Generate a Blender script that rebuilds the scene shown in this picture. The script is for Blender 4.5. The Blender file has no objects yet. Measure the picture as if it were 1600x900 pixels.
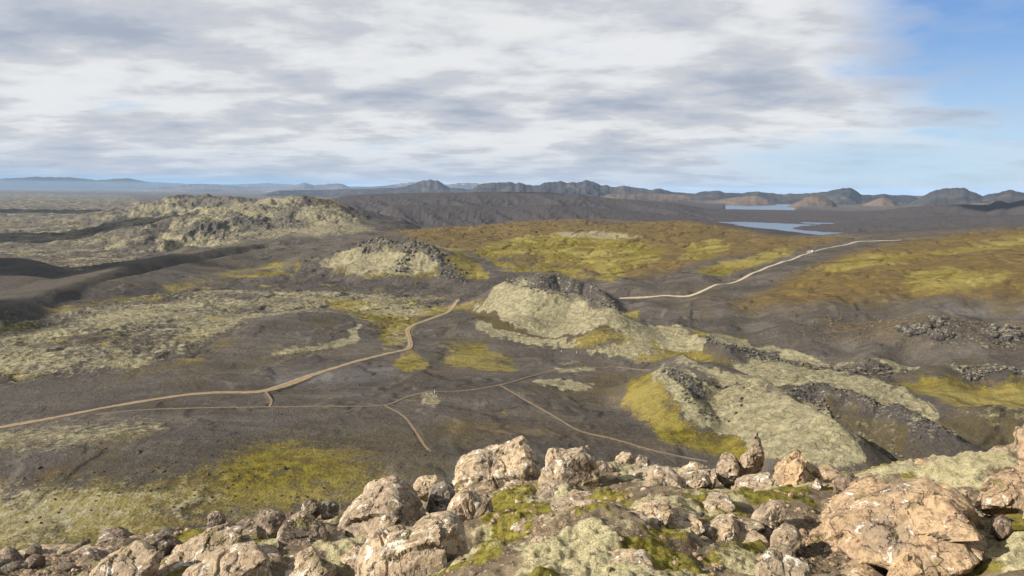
import bpy, bmesh, math, random
import numpy as np
from mathutils import Vector, Matrix

# ------------------------------------------------------------------ camera, sky, sun, exposure
S = bpy.context.scene
R = math.radians
CZ = 130.0                      # eye height above the lava plain, metres
PITCH = math.atan(154.0 / 1067.0)
ROLL = math.radians(0.43)       # the horizon in the photograph drops a little to the right
FPX = 1067.0                    # 24 mm lens, full frame, in pixels of the 1600 px photograph
cam_d = bpy.data.cameras.new('camera')
cam_d.lens = 24.0
cam_d.sensor_width = 36.0
cam_d.clip_start = 0.1
cam_d.clip_end = 120000.0
cam = bpy.data.objects.new('camera', cam_d)
S.collection.objects.link(cam)
cam.location = (0, 0, CZ)
cam.rotation_euler = (Matrix.Rotation(R(90) - PITCH, 3, 'X') @ Matrix.Rotation(ROLL, 3, 'Z')).to_euler()
S.camera = cam

SUN_AZ = R(-106)                # measured from the view direction, clockwise: left and a little behind
SUN_EL = R(30)
sun_dir = Vector((math.sin(SUN_AZ) * math.cos(SUN_EL), math.cos(SUN_AZ) * math.cos(SUN_EL), math.sin(SUN_EL)))
sl = bpy.data.lights.new('sun', 'SUN')
sl.energy = 5.0
sl.angle = R(0.53)
sl.color = (1.0, 0.93, 0.82)
sun = bpy.data.objects.new('sun', sl)
sun.rotation_euler = (-sun_dir).to_track_quat('-Z', 'Y').to_euler()
S.collection.objects.link(sun)

S.view_settings.view_transform = 'Standard'
S.view_settings.look = 'None'
S.view_settings.exposure = 1.1
S.view_settings.gamma = 1.0
S.view_settings.use_curve_mapping = False


class NT:
    """small helper to wire shader nodes"""
    def __init__(self, tree):
        self.t = tree
        tree.nodes.clear()

    def n(self, kind, **kw):
        nd = self.t.nodes.new(kind)
        for k, v in kw.items():
            setattr(nd, k, v)
        return nd

    def put(self, sock, v):
        if v is None:
            return
        if isinstance(v, bpy.types.NodeSocket):
            self.t.links.new(v, sock)
        else:
            if isinstance(v, (tuple, list)) and len(v) == 3 and sock.type == 'RGBA':
                v = (*v, 1.0)
            sock.default_value = v

    def m(self, op, a, b=None, c=None, clamp=False):
        nd = self.n('ShaderNodeMath', operation=op, use_clamp=clamp)
        for i, v in enumerate((a, b, c)):
            self.put(nd.inputs[i], v)
        return nd.outputs[0]

    def vm(self, op, a, b=None, s=None):
        nd = self.n('ShaderNodeVectorMath', operation=op)
        self.put(nd.inputs[0], a)
        if b is not None:
            self.put(nd.inputs[1], b)
        if s is not None:
            self.put(nd.inputs['Scale'], s)
        return nd.outputs['Value'] if op in ('DOT_PRODUCT', 'LENGTH') else nd.outputs[0]

    def noise(self, vec, scale, detail=4.0, rough=0.55, dist=0.0, out='Fac'):
        nd = self.n('ShaderNodeTexNoise')
        self.put(nd.inputs['Vector'], vec)
        nd.inputs['Scale'].default_value = scale
        nd.inputs['Detail'].default_value = detail
        nd.inputs['Roughness'].default_value = rough
        nd.inputs['Distortion'].default_value = dist
        return nd.outputs[out]

    def voro(self, vec, scale, feature='F1', out='Distance', rnd=1.0):
        nd = self.n('ShaderNodeTexVoronoi', feature=feature)
        self.put(nd.inputs['Vector'], vec)
        nd.inputs['Scale'].default_value = scale
        nd.inputs['Randomness'].default_value = rnd
        return nd.outputs[out]

    def mapr(self, v, a, b, c=0.0, d=1.0, smooth=True):
        nd = self.n('ShaderNodeMapRange')
        nd.interpolation_type = 'SMOOTHSTEP' if smooth else 'LINEAR'
        nd.clamp = True
        self.put(nd.inputs['Value'], v)
        for k, x in zip(('From Min', 'From Max', 'To Min', 'To Max'), (a, b, c, d)):
            self.put(nd.inputs[k], x)
        return nd.outputs[0]

    def mix(self, f, a, b, mode='MIX'):
        nd = self.n('ShaderNodeMix', data_type='RGBA', blend_type=mode)
        self.put(nd.inputs[0], f)
        self.put(nd.inputs[6], a)
        self.put(nd.inputs[7], b)
        return nd.outputs[2]

    def comb(self, x, y, z):
        nd = self.n('ShaderNodeCombineXYZ')
        for i, v in enumerate((x, y, z)):
            self.put(nd.inputs[i], v)
        return nd.outputs[0]

    def sep(self, v):
        nd = self.n('ShaderNodeSeparateXYZ')
        self.put(nd.inputs[0], v)
        return nd.outputs


def build_world():
    w = bpy.data.worlds.new('World')
    S.world = w
    w.use_nodes = True
    k = NT(w.node_tree)
    sky = k.n('ShaderNodeTexSky', sky_type='NISHITA')
    sky.sun_disc = False
    sky.sun_elevation = SUN_EL
    sky.sun_rotation = SUN_AZ
    sky.altitude = 800
    sky.air_density = 1.0
    sky.dust_density = 0.6
    sky.ozone_density = 2.0
    d = k.n('ShaderNodeTexCoord').outputs['Generated']
    d = k.vm('NORMALIZE', d)
    x, y, z = k.sep(d)
    zz = k.m('ADD', k.m('MAXIMUM', z, 0.0), 0.15)
    # the clouds lie in a flat deck: directions are projected on a level sheet overhead
    p = k.comb(k.m('DIVIDE', x, zz), k.m('DIVIDE', y, zz), 0.0)
    rot = k.n('ShaderNodeMapping')
    k.put(rot.inputs['Vector'], p)
    rot.inputs['Rotation'].default_value = (0, 0, R(-9))
    rot.inputs['Scale'].default_value = (1.0, 1.25, 1.0)
    rot.inputs['Location'].default_value = (5.2, 2.3, 0)
    q = rot.outputs[0]
    big = k.noise(q, 0.8, 2, 0.5)
    med = k.noise(q, 1.7, 8, 0.55)
    fine = k.noise(q, 5.0, 7, 0.6)
    # cover: overcast towards the left, a clear gap high on the right and a low clear strip
    def lobe(px, py, r0, r1):
        up = (450 - py) / FPX
        v = Vector(((px - 800) / FPX, math.cos(PITCH) + up * math.sin(PITCH), -math.sin(PITCH) + up * math.cos(PITCH))).normalized()
        dt = k.vm('DOT_PRODUCT', d, tuple(v))
        ang = k.m('ARCCOSINE', k.m('MINIMUM', dt, 0.99999))
        ang = k.m('ADD', ang, k.m('MULTIPLY', k.m('SUBTRACT', med, 0.5), 0.30))
        return k.mapr(ang, r0, r1, 1.0, 0.0)
    gap = lobe(1680, -20, 0.12, 0.26)
    gap2 = lobe(1400, 272, 0.04, 0.30)
    el = k.m('ARCSINE', z)
    low = k.mapr(k.m('ABSOLUTE', k.m('SUBTRACT', el, 0.028)), 0.008, 0.034, 1.0, 0.0)
    gap2 = k.m('MULTIPLY', gap2, k.mapr(k.m('ABSOLUTE', k.m('SUBTRACT', el, 0.035)), 0.01, 0.05, 1.0, 0.0))
    small = k.mapr(k.m('ADD', big, k.m('MULTIPLY', fine, 0.25)), 0.38, 0.50, 1.0, 0.0)
    clear = k.m('MAXIMUM', gap, k.m('MAXIMUM', k.m('MULTIPLY', gap2, 0.9), k.m('MULTIPLY', small, 0.55)))
    alpha = k.m('SUBTRACT', 1.0, clear, clamp=True)
    wisp = k.mapr(k.m('ADD', k.m('MULTIPLY', fine, 0.5), k.m('MULTIPLY', med, 0.6)), 0.45, 0.72, 0.0, 1.0)
    alpha = k.m('ADD', alpha, k.m('MULTIPLY', wisp, k.m('MULTIPLY', clear, 0.18)), clamp=True)
    # tone of the cloud: bright where thin, blue-grey on thick undersides
    tone = k.m('ADD', k.m('MULTIPLY', med, 0.66), k.m('ADD', k.m('MULTIPLY', fine, 0.20), k.m('MULTIPLY', big, 0.42)))
    tone = k.mapr(tone, 0.55, 0.85, 0.0, 1.0)
    cr = k.n('ShaderNodeValToRGB')
    k.put(cr.inputs[0], tone)
    e = cr.color_ramp.elements
    e[0].position = 0.0; e[0].color = (7.56, 7.56, 7.81, 1)
    e[1].position = 1.0; e[1].color = (3.61, 4.03, 4.96, 1)
    m1 = e.new(0.35); m1.color = (5.64, 5.71, 6.18, 1)
    m2 = e.new(0.65); m2.color = (4.96, 5.21, 5.96, 1)
    skyc = k.mix(1.0, sky.outputs[0], (0.72, 0.84, 0.98), 'MULTIPLY')
    skyc = k.mix(k.mapr(el, 0.0, 0.22, 0.75, .55), skyc, k.mix(k.mapr(el, 0.0, 0.28), (5.2, 6.9, 8.6), (1.3, 3.2, 7.4)))
    # low over the horizon the clouds thin into the pale blue of distance
    far = k.mapr(el, 0.0, 0.075, 0.55, 0.0)
    cloud = k.mix(far, cr.outputs[0], (3.8, 4.7, 6.2))
    # under the deck, low at the left, a strip of deep blue distance
    strip = k.m('MULTIPLY', k.mapr(k.m('ADD', el, k.m('MULTIPLY', k.m('SUBTRACT', big, .5), .02)), 0.004, 0.024, .75, 0), k.mapr(x, -0.02, -0.42))
    cloud = k.mix(1.0, cloud, (1.0, 1.015, 1.0), 'MULTIPLY')
    cloud = k.mix(strip, cloud, (2.3, 4.2, 6.6))
    col = k.mix(alpha, skyc, cloud)
    bg = k.n('ShaderNodeBackground')
    k.put(bg.inputs[0], col)
    bg.inputs[1].default_value = 0.050
    out = k.n('ShaderNodeOutputWorld')
    k.t.links.new(bg.outputs[0], out.inputs[0])


build_world()

# ------------------------------------------------------------------ numpy helpers
CP, SP = math.cos(PITCH), math.sin(PITCH)


def ray(px, py):
    """direction of the photograph's pixel as (azimuth, slope per metre of level distance)"""
    a0 = (np.asarray(px, float) - 800) / FPX
    up0 = (450 - np.asarray(py, float)) / FPX
    a = a0 * math.cos(ROLL) - up0 * math.sin(ROLL)
    up = a0 * math.sin(ROLL) + up0 * math.cos(ROLL)
    dy = CP + up * SP
    dz = -SP + up * CP
    hr = np.hypot(a, dy)
    return np.arctan2(a, dy), dz / hr


def at(px, py, d):
    """world point at level distance d on that pixel's ray"""
    az, s = ray(px, py)
    return np.array([math.sin(az) * d, math.cos(az) * d, CZ + s * d])


def on(px, py, h):
    """world point at height h on that pixel's ray"""
    az, s = ray(px, py)
    d = (h - CZ) / s
    return np.array([math.sin(az) * d, math.cos(az) * d, h])


def _h(ix, iy, seed):
    n = (ix.astype(np.int64) * 374761393 + iy.astype(np.int64) * 668265263 + seed * 974711) & 0xffffffff
    n = ((n ^ (n >> 13)) * 1274126177) & 0xffffffff
    n = n ^ (n >> 16)
    return (n & 0xffff).astype(np.float32) * np.float32(2 * math.pi / 65536.0)


def perlin(x, y, seed=0):
    x = np.asarray(x, np.float64); y = np.asarray(y, np.float64)
    ix = np.floor(x); iy = np.floor(y)
    fx = (x - ix).astype(np.float32); fy = (y - iy).astype(np.float32)
    ix = ix.astype(np.int64); iy = iy.astype(np.int64)
    u = fx * fx * fx * (fx * (fx * 6 - 15) + 10)
    v = fy * fy * fy * (fy * (fy * 6 - 15) + 10)

    def g(dx, dy):
        a = _h(ix + dx, iy + dy, seed)
        return np.cos(a) * (fx - dx) + np.sin(a) * (fy - dy)
    a = g(0, 0); b = g(1, 0); c = g(0, 1); d = g(1, 1)
    return ((a + (b - a) * u) * (1 - v) + (c + (d - c) * u) * v) * 1.5


def fbm(x, y, octv=4, seed=0, gain=0.5):
    s = 0; a = 1.0; t = 0
    for i in range(octv):
        s = s + a * perlin(x * 2.03 ** i + i * 17.1, y * 2.03 ** i - i * 9.7, seed + i)
        t += a; a *= gain
    return s / t


def ridged(x, y, octv=4, seed=0, gain=0.5):
    s = 0; a = 1.0; t = 0
    for i in range(octv):
        s = s + a * (1 - np.abs(perlin(x * 2.03 ** i + i * 11.3, y * 2.03 ** i + i * 5.9, seed + i)) * 1.9)
        t += a; a *= gain
    return s / t


def smax(a, b, k):
    h = np.clip(0.5 + 0.5 * (a - b) / k, 0, 1)
    return b + (a - b) * h + k * h * (1 - h)


def smooth(a, b, x):
    t = np.clip((x - a) / (b - a), 0, 1)
    return t * t * (3 - 2 * t)


def inside(X, Y, poly):
    r = np.zeros(X.shape, bool)
    n = len(poly)
    for i in range(n):
        x1, y1 = poly[i][:2]; x2, y2 = poly[(i + 1) % n][:2]
        if y1 == y2:
            continue
        c = ((y1 > Y) != (y2 > Y)) & (X < (x2 - x1) * (Y - y1) / (y2 - y1) + x1)
        r ^= c
    return r


def dist_poly(X, Y, pts, closed):
    """distance to a polyline and the value of its third coordinate at the closest point"""
    best = np.full(X.shape, 1e18); val = np.zeros(X.shape); bx = np.zeros(X.shape); by = np.zeros(X.shape)
    n = len(pts)
    for i in range(n if closed else n - 1):
        a = pts[i]; b = pts[(i + 1) % n]
        dx = b[0] - a[0]; dy = b[1] - a[1]
        L = dx * dx + dy * dy + 1e-12
        t = np.clip(((X - a[0]) * dx + (Y - a[1]) * dy) / L, 0, 1)
        cx = a[0] + t * dx; cy = a[1] + t * dy
        d = (X - cx) ** 2 + (Y - cy) ** 2
        m = d < best
        best = np.where(m, d, best)
        if len(a) > 2:
            val = np.where(m, a[2] + t * (b[2] - a[2]), val)
        bx = np.where(m, cx, bx); by = np.where(m, cy, by)
    return np.sqrt(best), val, bx, by


def smooth_line(pts, n=4, closed=False):
    """Catmull-Rom through the points"""
    P = [np.asarray(p, float) for p in pts]
    out = []
    N = len(P)
    rng = range(N if closed else N - 1)
    for i in rng:
        p0 = P[(i - 1) % N] if (closed or i > 0) else P[0]
        p1 = P[i]; p2 = P[(i + 1) % N]
        p3 = P[(i + 2) % N] if (closed or i + 2 < N) else P[-1]
        for j in range(n):
            t = j / n
            out.append(0.5 * ((2 * p1) + (-p0 + p2) * t + (2 * p0 - 5 * p1 + 4 * p2 - p3) * t * t + (-p0 + 3 * p1 - 3 * p2 + p3) * t ** 3))
    if not closed:
        out.append(P[-1])
    return out
# ------------------------------------------------------------------ the lie of the land
RIDGES = []      # (points, front slope, back slope, rounding, blend, closed, floor, inner slope)


def ridge(pts, sf, sb, w=10.0, k=4.0, mode='d', east=False):
    P = [at(*p) if mode == 'd' else on(*p) for p in pts]
    RIDGES.append(('r', smooth_line(P, 3), sf, sb, w, k, east))


def crater(pts, so, si, floor, w=2.0, k=3.0, mode='h'):
    P = [at(*p) if mode == 'd' else on(*p) for p in pts]
    RIDGES.append(('c', smooth_line(P, 3, True), so, si, w, k, floor))


# dark dunes on the left
ridge([(-120, 415, 22), (-40, 405, 26), (0, 403, 27), (40, 405, 26), (80, 420, 20), (115, 432, 12)], .55, .3, 8, 3, 'h', True)
ridge([(-60, 432, 24), (20, 430, 24), (60, 436, 20), (90, 450, 12)], .25, .3, 12, 6, 'h')
ridge([(470, 380, 10), (430, 379, 20), (400, 381, 24), (320, 391, 25), (250, 406, 26), (190, 417, 26), (130, 437, 27), (60, 458, 27), (0, 478, 26), (-80, 500, 24)], .66, .16, 7, 2, 'h', True)
ridge([(455, 385, 12), (400, 393, 17), (300, 410, 20), (210, 431, 21), (120, 452, 21), (60, 467, 20), (0, 486, 18), (-80, 508, 16)], .26, .6, 6, 2, 'h', True)
ridge([(300, 435, 9), (380, 423, 10), (450, 420, 9)], .10, .1, 20, 5, 'h')
# far crater hills, upper left
ridge([(180, 327, 3000), (230, 319, 3100), (265, 309, 3200), (300, 304, 3300), (340, 306, 3200), (370, 308, 3100), (390, 313, 3000), (405, 320, 2900)], .22, .3, 30, 8)
ridge([(395, 318, 2300), (430, 310, 2250), (448, 306, 2200), (462, 304, 2180), (480, 309, 2150), (505, 318, 2050), (540, 330, 1950)], .28, .3, 25, 8)
ridge([(300, 328, 2150), (335, 324, 2050), (370, 325, 2000), (400, 322, 2000), (430, 321, 1980), (460, 327, 1950)], .26, .2, 24, 8)
ridge([(250, 352, 1850), (290, 341, 1800), (330, 334, 1800), (380, 336, 1760)], .3, .2, 18, 6)
ridge([(440, 330, 1850), (480, 321, 1850), (510, 323, 1800), (540, 333, 1750), (570, 345, 1700)], .30, .3, 20, 7)
ridge([(470, 354, 1680), (515, 353, 1620), (540, 348, 1600), (560, 353, 1600), (590, 360, 1600)], .2, .25, 12, 5)
ridge([(370, 376, 1500), (400, 366, 1520), (430, 360, 1530), (470, 366, 1500), (500, 372, 1480)], .2, .3, 22, 5)
ridge([(270, 356, 1700), (310, 349, 1700), (350, 350, 1680), (390, 356, 1660)], .32, .3, 12, 5)
# rocky crater row in the middle
ridge([(470, 407, 1080), (520, 396, 1090), (560, 384, 1100), (580, 376, 1110), (597, 371, 1110), (612, 376, 1090), (630, 383, 1070), (655, 380, 1050), (675, 386, 1020), (692, 402, 985), (702, 418, 960), (712, 432, 930), (726, 438, 905)], .36, .40, 7, 4)
ridge([(655, 380, 1050), (640, 392, 1010), (632, 410, 970), (628, 425, 935)], .35, .35, 10, 4)
ridge([(460, 412, 7), (500, 415, 9), (560, 420, 11), (620, 428, 10)], .25, .2, 8, 4, 'h')
# yellow-green hill and its western shoulder
ridge([(630, 367, 1500), (665, 359, 1550), (700, 355, 1600), (760, 352, 1650), (820, 347, 1650), (870, 343, 1650), (930, 341.5, 1620), (985, 345, 1600), (1040, 347, 1520), (1062, 344, 1480), (1075, 346, 1450), (1110, 353, 1400), (1160, 361, 1350), (1215, 369, 1300), (1280, 374, 1230), (1340, 375, 1180)], .11, .18, 60, 10)
ridge([(640, 371, 1330), (680, 362, 1340), (720, 370, 1280), (770, 382, 1180), (820, 390, 1120)], .12, .12, 30, 8)
ridge([(860, 368, 1420), (930, 362, 1430), (1000, 371, 1320), (1040, 388, 1200), (1045, 402, 1080)], .14, .12, 40, 8)
ridge([(1080, 368, 1380), (1130, 380, 1260), (1150, 400, 1110)], .12, .12, 30, 8)
# hill that carries the road, right
ridge([(1700, 350, 1300), (1600, 353, 1280), (1540, 356, 1250), (1460, 361, 1230), (1400, 366, 1200), (1350, 373, 1150), (1290, 386, 1040)], .105, .16, 60, 10)
ridge([(1700, 395, 900), (1600, 403, 880), (1500, 413, 850), (1400, 420, 830), (1300, 428, 820), (1220, 440, 800)], .17, .06, 40, 8)
ridge([(1290, 375, 1500), (1330, 370, 1520), (1370, 368, 1500), (1420, 368, 1460)], .08, .12, 20, 6)
ridge([(1130, 362, 1750), (1160, 357, 1780), (1175, 355, 1760), (1195, 361, 1720)], .08, .2, 14, 5)
# stony hill in front of it
ridge([(1180, 512, 3), (1240, 499, 9), (1320, 489, 14), (1420, 487, 17), (1520, 489, 18), (1620, 498, 17), (1720, 505, 14)], .20, .12, 18, 5, 'h')
# the round dark gravel dome left of the road
ridge([(370, 527, 10), (420, 500, 15), (470, 490, 16), (520, 489, 14), (545, 498, 10)], .30, .3, 14, 4, 'h')
# mossy lava upland, left
ridge([(-120, 500, 14), (0, 487, 16), (90, 475, 16), (200, 466, 14), (300, 457, 12), (420, 455, 9), (520, 455, 6)], .045, .3, 14, 4, 'h')
ridge([(-100, 560, 12), (60, 540, 14), (200, 520, 14), (330, 500, 12)], .07, .04, 25, 6, 'h')
# rolling gravel in the centre
ridge([(-60, 640, 7), (60, 628, 8), (200, 614, 8), (330, 590, 8), (470, 566, 6), (560, 550, 4)], .07, .10, 14, 4, 'h')
ridge([(560, 560, 3), (600, 568, 7), (640, 580, 8), (700, 596, 7), (780, 612, 6), (850, 640, 4)], .08, .10, 18, 4, 'h')
ridge([(640, 625, 5), (672, 612, 9.5), (700, 622, 6)], .30, .28, 6, 3, 'h')
ridge([(150, 655, 8), (330, 648, 10), (450, 650, 9), (560, 655, 8), (640, 690, 8), (690, 730, 8)], .10, .05, 18, 4, 'h')
ridge([(-120, 700, 8), (20, 690, 10), (120, 690, 12), (250, 700, 14), (400, 715, 12), (520, 735, 9)], .25, .06, 12, 4, 'h')
ridge([(650, 515, 2), (710, 498, 5), (760, 505, 4), (840, 522, 3)], .06, .06, 14, 3, 'h')
# shoulder south-east of the main crater, and low mounds
ridge([(955, 492, 24), (975, 500, 20), (1000, 504, 16), (1030, 505, 15), (1060, 508, 15), (1085, 520, 12), (1110, 540, 8), (1130, 560, 3)], .38, .36, 7, 3, 'h')
ridge([(935, 548, 1), (975, 543, 4), (1010, 538, 6), (1035, 545, 3)], .16, .2, 6, 2, 'h')
ridge([(985, 560, 2), (1020, 553, 6), (1060, 556, 5)], .3, .3, 5, 2, 'h')
ridge([(1062, 552, 10), (1080, 566, 11), (1100, 585, 10), (1120, 597, 7)], .45, .55, 3, 2, 'h')
ridge([(1105, 566, 10), (1130, 574, 11), (1170, 590, 10)], .3, .4, 5, 3, 'h')
# lava levees, right
ridge([(1100, 520, 2), (1150, 535, 5), (1210, 545, 6), (1260, 556, 7), (1330, 566, 7), (1400, 571, 7), (1430, 574, 4)], .4, .15, 4, 2, 'h')
ridge([(1480, 573, 4), (1530, 576, 5), (1600, 583, 6), (1700, 592, 6)], .4, .15, 4, 2, 'h')
ridge([(1140, 560, 4), (1200, 567, 8), (1260, 578, 11), (1330, 588, 13), (1400, 604, 11), (1450, 625, 7), (1480, 645, 3)], .16, .22, 12, 4, 'h')
ridge([(1480, 640, 4), (1520, 637, 7), (1580, 645, 8), (1700, 655, 7)], .2, .2, 8, 3, 'h')

# main crater: rim read clockwise from its left end
crater([(792, 440, 30), (812, 434, 33), (845, 434, 35.5), (868, 429, 36.5), (895, 436, 34), (918, 441, 31), (938, 453, 27), (950, 468, 23), (958, 482, 20.5), (938, 474, 23.5), (905, 461, 27), (870, 456, 29), (838, 451, 30.5), (812, 447, 30.5)], .60, .75, 14, 2.5, 3)
# south-western outwork of the main crater: a pale apron
ridge([(742, 482, 5), (765, 463, 16), (790, 443, 27), (800, 437, 30)], .62, .5, 3, 3, 'h')
ridge([(760, 512, 2), (800, 525, 3.5), (860, 533, 4), (920, 535, 3), (960, 530, 2)], .12, .1, 8, 3, 'h')
# eastern craters
crater([(1035, 575, 22), (1052, 580, 23), (1078, 590, 21), (1105, 597, 18), (1118, 606, 14), (1128, 612, 12), (1150, 606, 13), (1165, 598, 17), (1150, 640, 11), (1120, 655, 8), (1095, 650, 10), (1085, 628, 15), (1062, 603, 19)], .55, .62, 6, 1.6, 2)
ridge([(1128, 612, 12), (1148, 604, 16), (1166, 594, 20), (1182, 590, 23), (1205, 600, 23), (1222, 611, 22), (1244, 628, 21), (1262, 634, 21), (1284, 647, 22), (1302, 656, 22), (1318, 677, 20), (1334, 695, 16), (1346, 712, 9)], .48, 1.1, 1.6, 2, 'h')
crater([(1226, 624, 17), (1245, 606, 20), (1275, 598, 21), (1300, 606, 21), (1330, 612, 20), (1355, 624, 19), (1372, 636, 16), (1395, 636, 18), (1420, 645, 18), (1450, 660, 17), (1478, 676, 14), (1494, 688, 9), (1440, 700, 6), (1380, 718, 4), (1352, 716, 5), (1330, 700, 5), (1310, 680, 5), (1290, 658, 6), (1262, 640, 10)], .50, .60, -3, 2, 2.5)

# skylines of the far hills: (pixel x, pixel y), distance, thickness, foot height, gully strength
RANGES = [
    ([(700, 300), (900, 298), (1100, 303), (1250, 304), (1400, 305.5), (1600, 306), (1900, 307)], 17000, 3500, -60, .6),
    ([(-300, 286), (-100, 281), (0, 279), (60, 276), (110, 277), (150, 281), (200, 278), (230, 284), (300, 287), (360, 288), (420, 286), (475, 289), (540, 291), (700, 292)], 42000, 9000, -50, .4),
    ([(150, 300), (220, 297), (250, 292), (290, 288), (320, 287), (350, 290), (400, 292), (450, 291), (475, 285), (490, 289), (505, 287), (520, 286.5), (535, 287), (545, 292), (575, 292), (600, 290), (630, 286), (645, 284), (660, 284), (700, 288), (715, 286), (735, 285), (752, 287), (770, 292), (900, 296)], 22000, 3500, -40, .6),
    ([(380, 301), (470, 299), (560, 297), (620, 295), (640, 291), (655, 285), (672, 281.5), (684, 284), (694, 290), (702, 295), (730, 297), (800, 300)], 12000, 2200, -40, .7),
    ([(700, 296), (735, 292), (760, 287), (780, 286), (800, 286), (806, 288), (812, 285.5), (822, 290), (843, 291), (850, 286.5), (868, 285), (876, 283), (884, 286), (905, 286), (914, 283), (923, 283), (936, 289), (938, 291), (947, 290), (954, 293.5), (975, 291.5), (1000, 295), (1020, 298), (1032, 295.5), (1046, 301), (1080, 304), (1120, 309), (1180, 315)], 9500, 1700, -30, .9),
    ([(1040, 306), (1080, 304), (1100, 301), (1115, 300), (1125, 300), (1132, 303), (1160, 304), (1170, 301.5), (1190, 302), (1225, 306), (1233, 304), (1245, 305), (1290, 302), (1305, 298), (1318, 296), (1330, 295), (1337, 299), (1346, 306), (1365, 307), (1376, 305), (1400, 307), (1425, 305), (1432, 304), (1442, 308), (1480, 310)], 9000, 1500, -30, .9),
    ([(1380, 325), (1420, 316), (1440, 308), (1460, 300), (1474, 296), (1490, 295.5), (1505, 295), (1516, 299), (1535, 308), (1550, 305), (1570, 300), (1582, 299), (1592, 301), (1620, 306), (1800, 308)], 8000, 1600, -30, .8),
    ([(900, 312), (950, 305), (1000, 304), (1050, 305), (1075, 308), (1100, 317), (1128, 313), (1155, 309), (1178, 308), (1200, 310), (1218, 319), (1240, 330)], 7200, 1000, -20, .8),
    ([(1320, 320), (1340, 314), (1355, 312), (1378, 309.5), (1395, 310), (1408, 315), (1420, 321), (1440, 330)], 7000, 900, -20, .8),
    ([(1205, 330), (1220, 321), (1242, 314), (1256, 309), (1272, 307), (1288, 303), (1297, 300), (1302, 299), (1308, 303), (1315, 313), (1321, 320), (1330, 330)], 6400, 900, -20, 1.0),
    ([(1306, 330), (1322, 320), (1336, 314.5), (1346, 317), (1362, 322), (1385, 326), (1400, 332)], 6000, 600, -20, .8),
    ([(420, 340), (470, 322), (505, 311), (540, 305), (575, 302.5), (640, 300), (700, 299.5), (760, 298.5), (820, 298), (850, 299), (880, 301), (905, 300.5), (920, 304), (960, 309), (1000, 312), (1060, 317), (1100, 325), (1150, 330), (1190, 334), (1230, 333), (1300, 331), (1340, 330), (1380, 328), (1420, 322), (1450, 320), (1500, 318), (1545, 319), (1556, 313), (1566, 312), (1576, 316), (1590, 313), (1605, 309), (1650, 305), (1800, 300)], 3600, 1000, -2, 2.0),
    ([(1200, 358), (1225, 353), (1262, 352), (1300, 349), (1340, 344), (1420, 340), (1600, 334), (1800, 330)], 2650, 450, -15, 1.2),
    ([(560, 322), (640, 318), (700, 320), (800, 322), (860, 318), (930, 324), (1000, 331), (1080, 340), (1140, 350)], 2750, 380, -10, .8),
]
RANGES_AZ = []
for pts, d, w, foot, g in RANGES:
    a, s = ray([p[0] for p in pts], [p[1] - (2.5 if 5500 < d < 13000 else 0) for p in pts])
    RANGES_AZ.append((a, CZ + s * d, d, w, foot, g))


def cone(x, y, pts, closed, sf, sb, w, wob, east=False):
    """surface that falls away from a crest line on both sides"""
    best = np.full(x.shape, -1e3)
    n = len(pts)
    for i in range(n if closed else n - 1):
        a = pts[i]; b = pts[(i + 1) % n]
        dx = b[0] - a[0]; dy = b[1] - a[1]
        t = np.clip(((x - a[0]) * dx + (y - a[1]) * dy) / (dx * dx + dy * dy + 1e-12), 0, 1)
        bx = a[0] + t * dx; by = a[1] + t * dy
        ex = x - bx; ey = y - by
        d = np.hypot(ex, ey)
        if sf == sb:
            s = sf
        else:
            q = smooth(-0.4, 0.4, -ex / (d + 1e-6) if east else (ex * bx + ey * by) / (np.hypot(bx, by) * (d + 1e-6)))
            s = sf * (1 - q) + sb * q
        best = np.maximum(best, a[2] + t * (b[2] - a[2]) - s * wob * (np.sqrt(d * d + w * w) - w))
    return best


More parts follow.
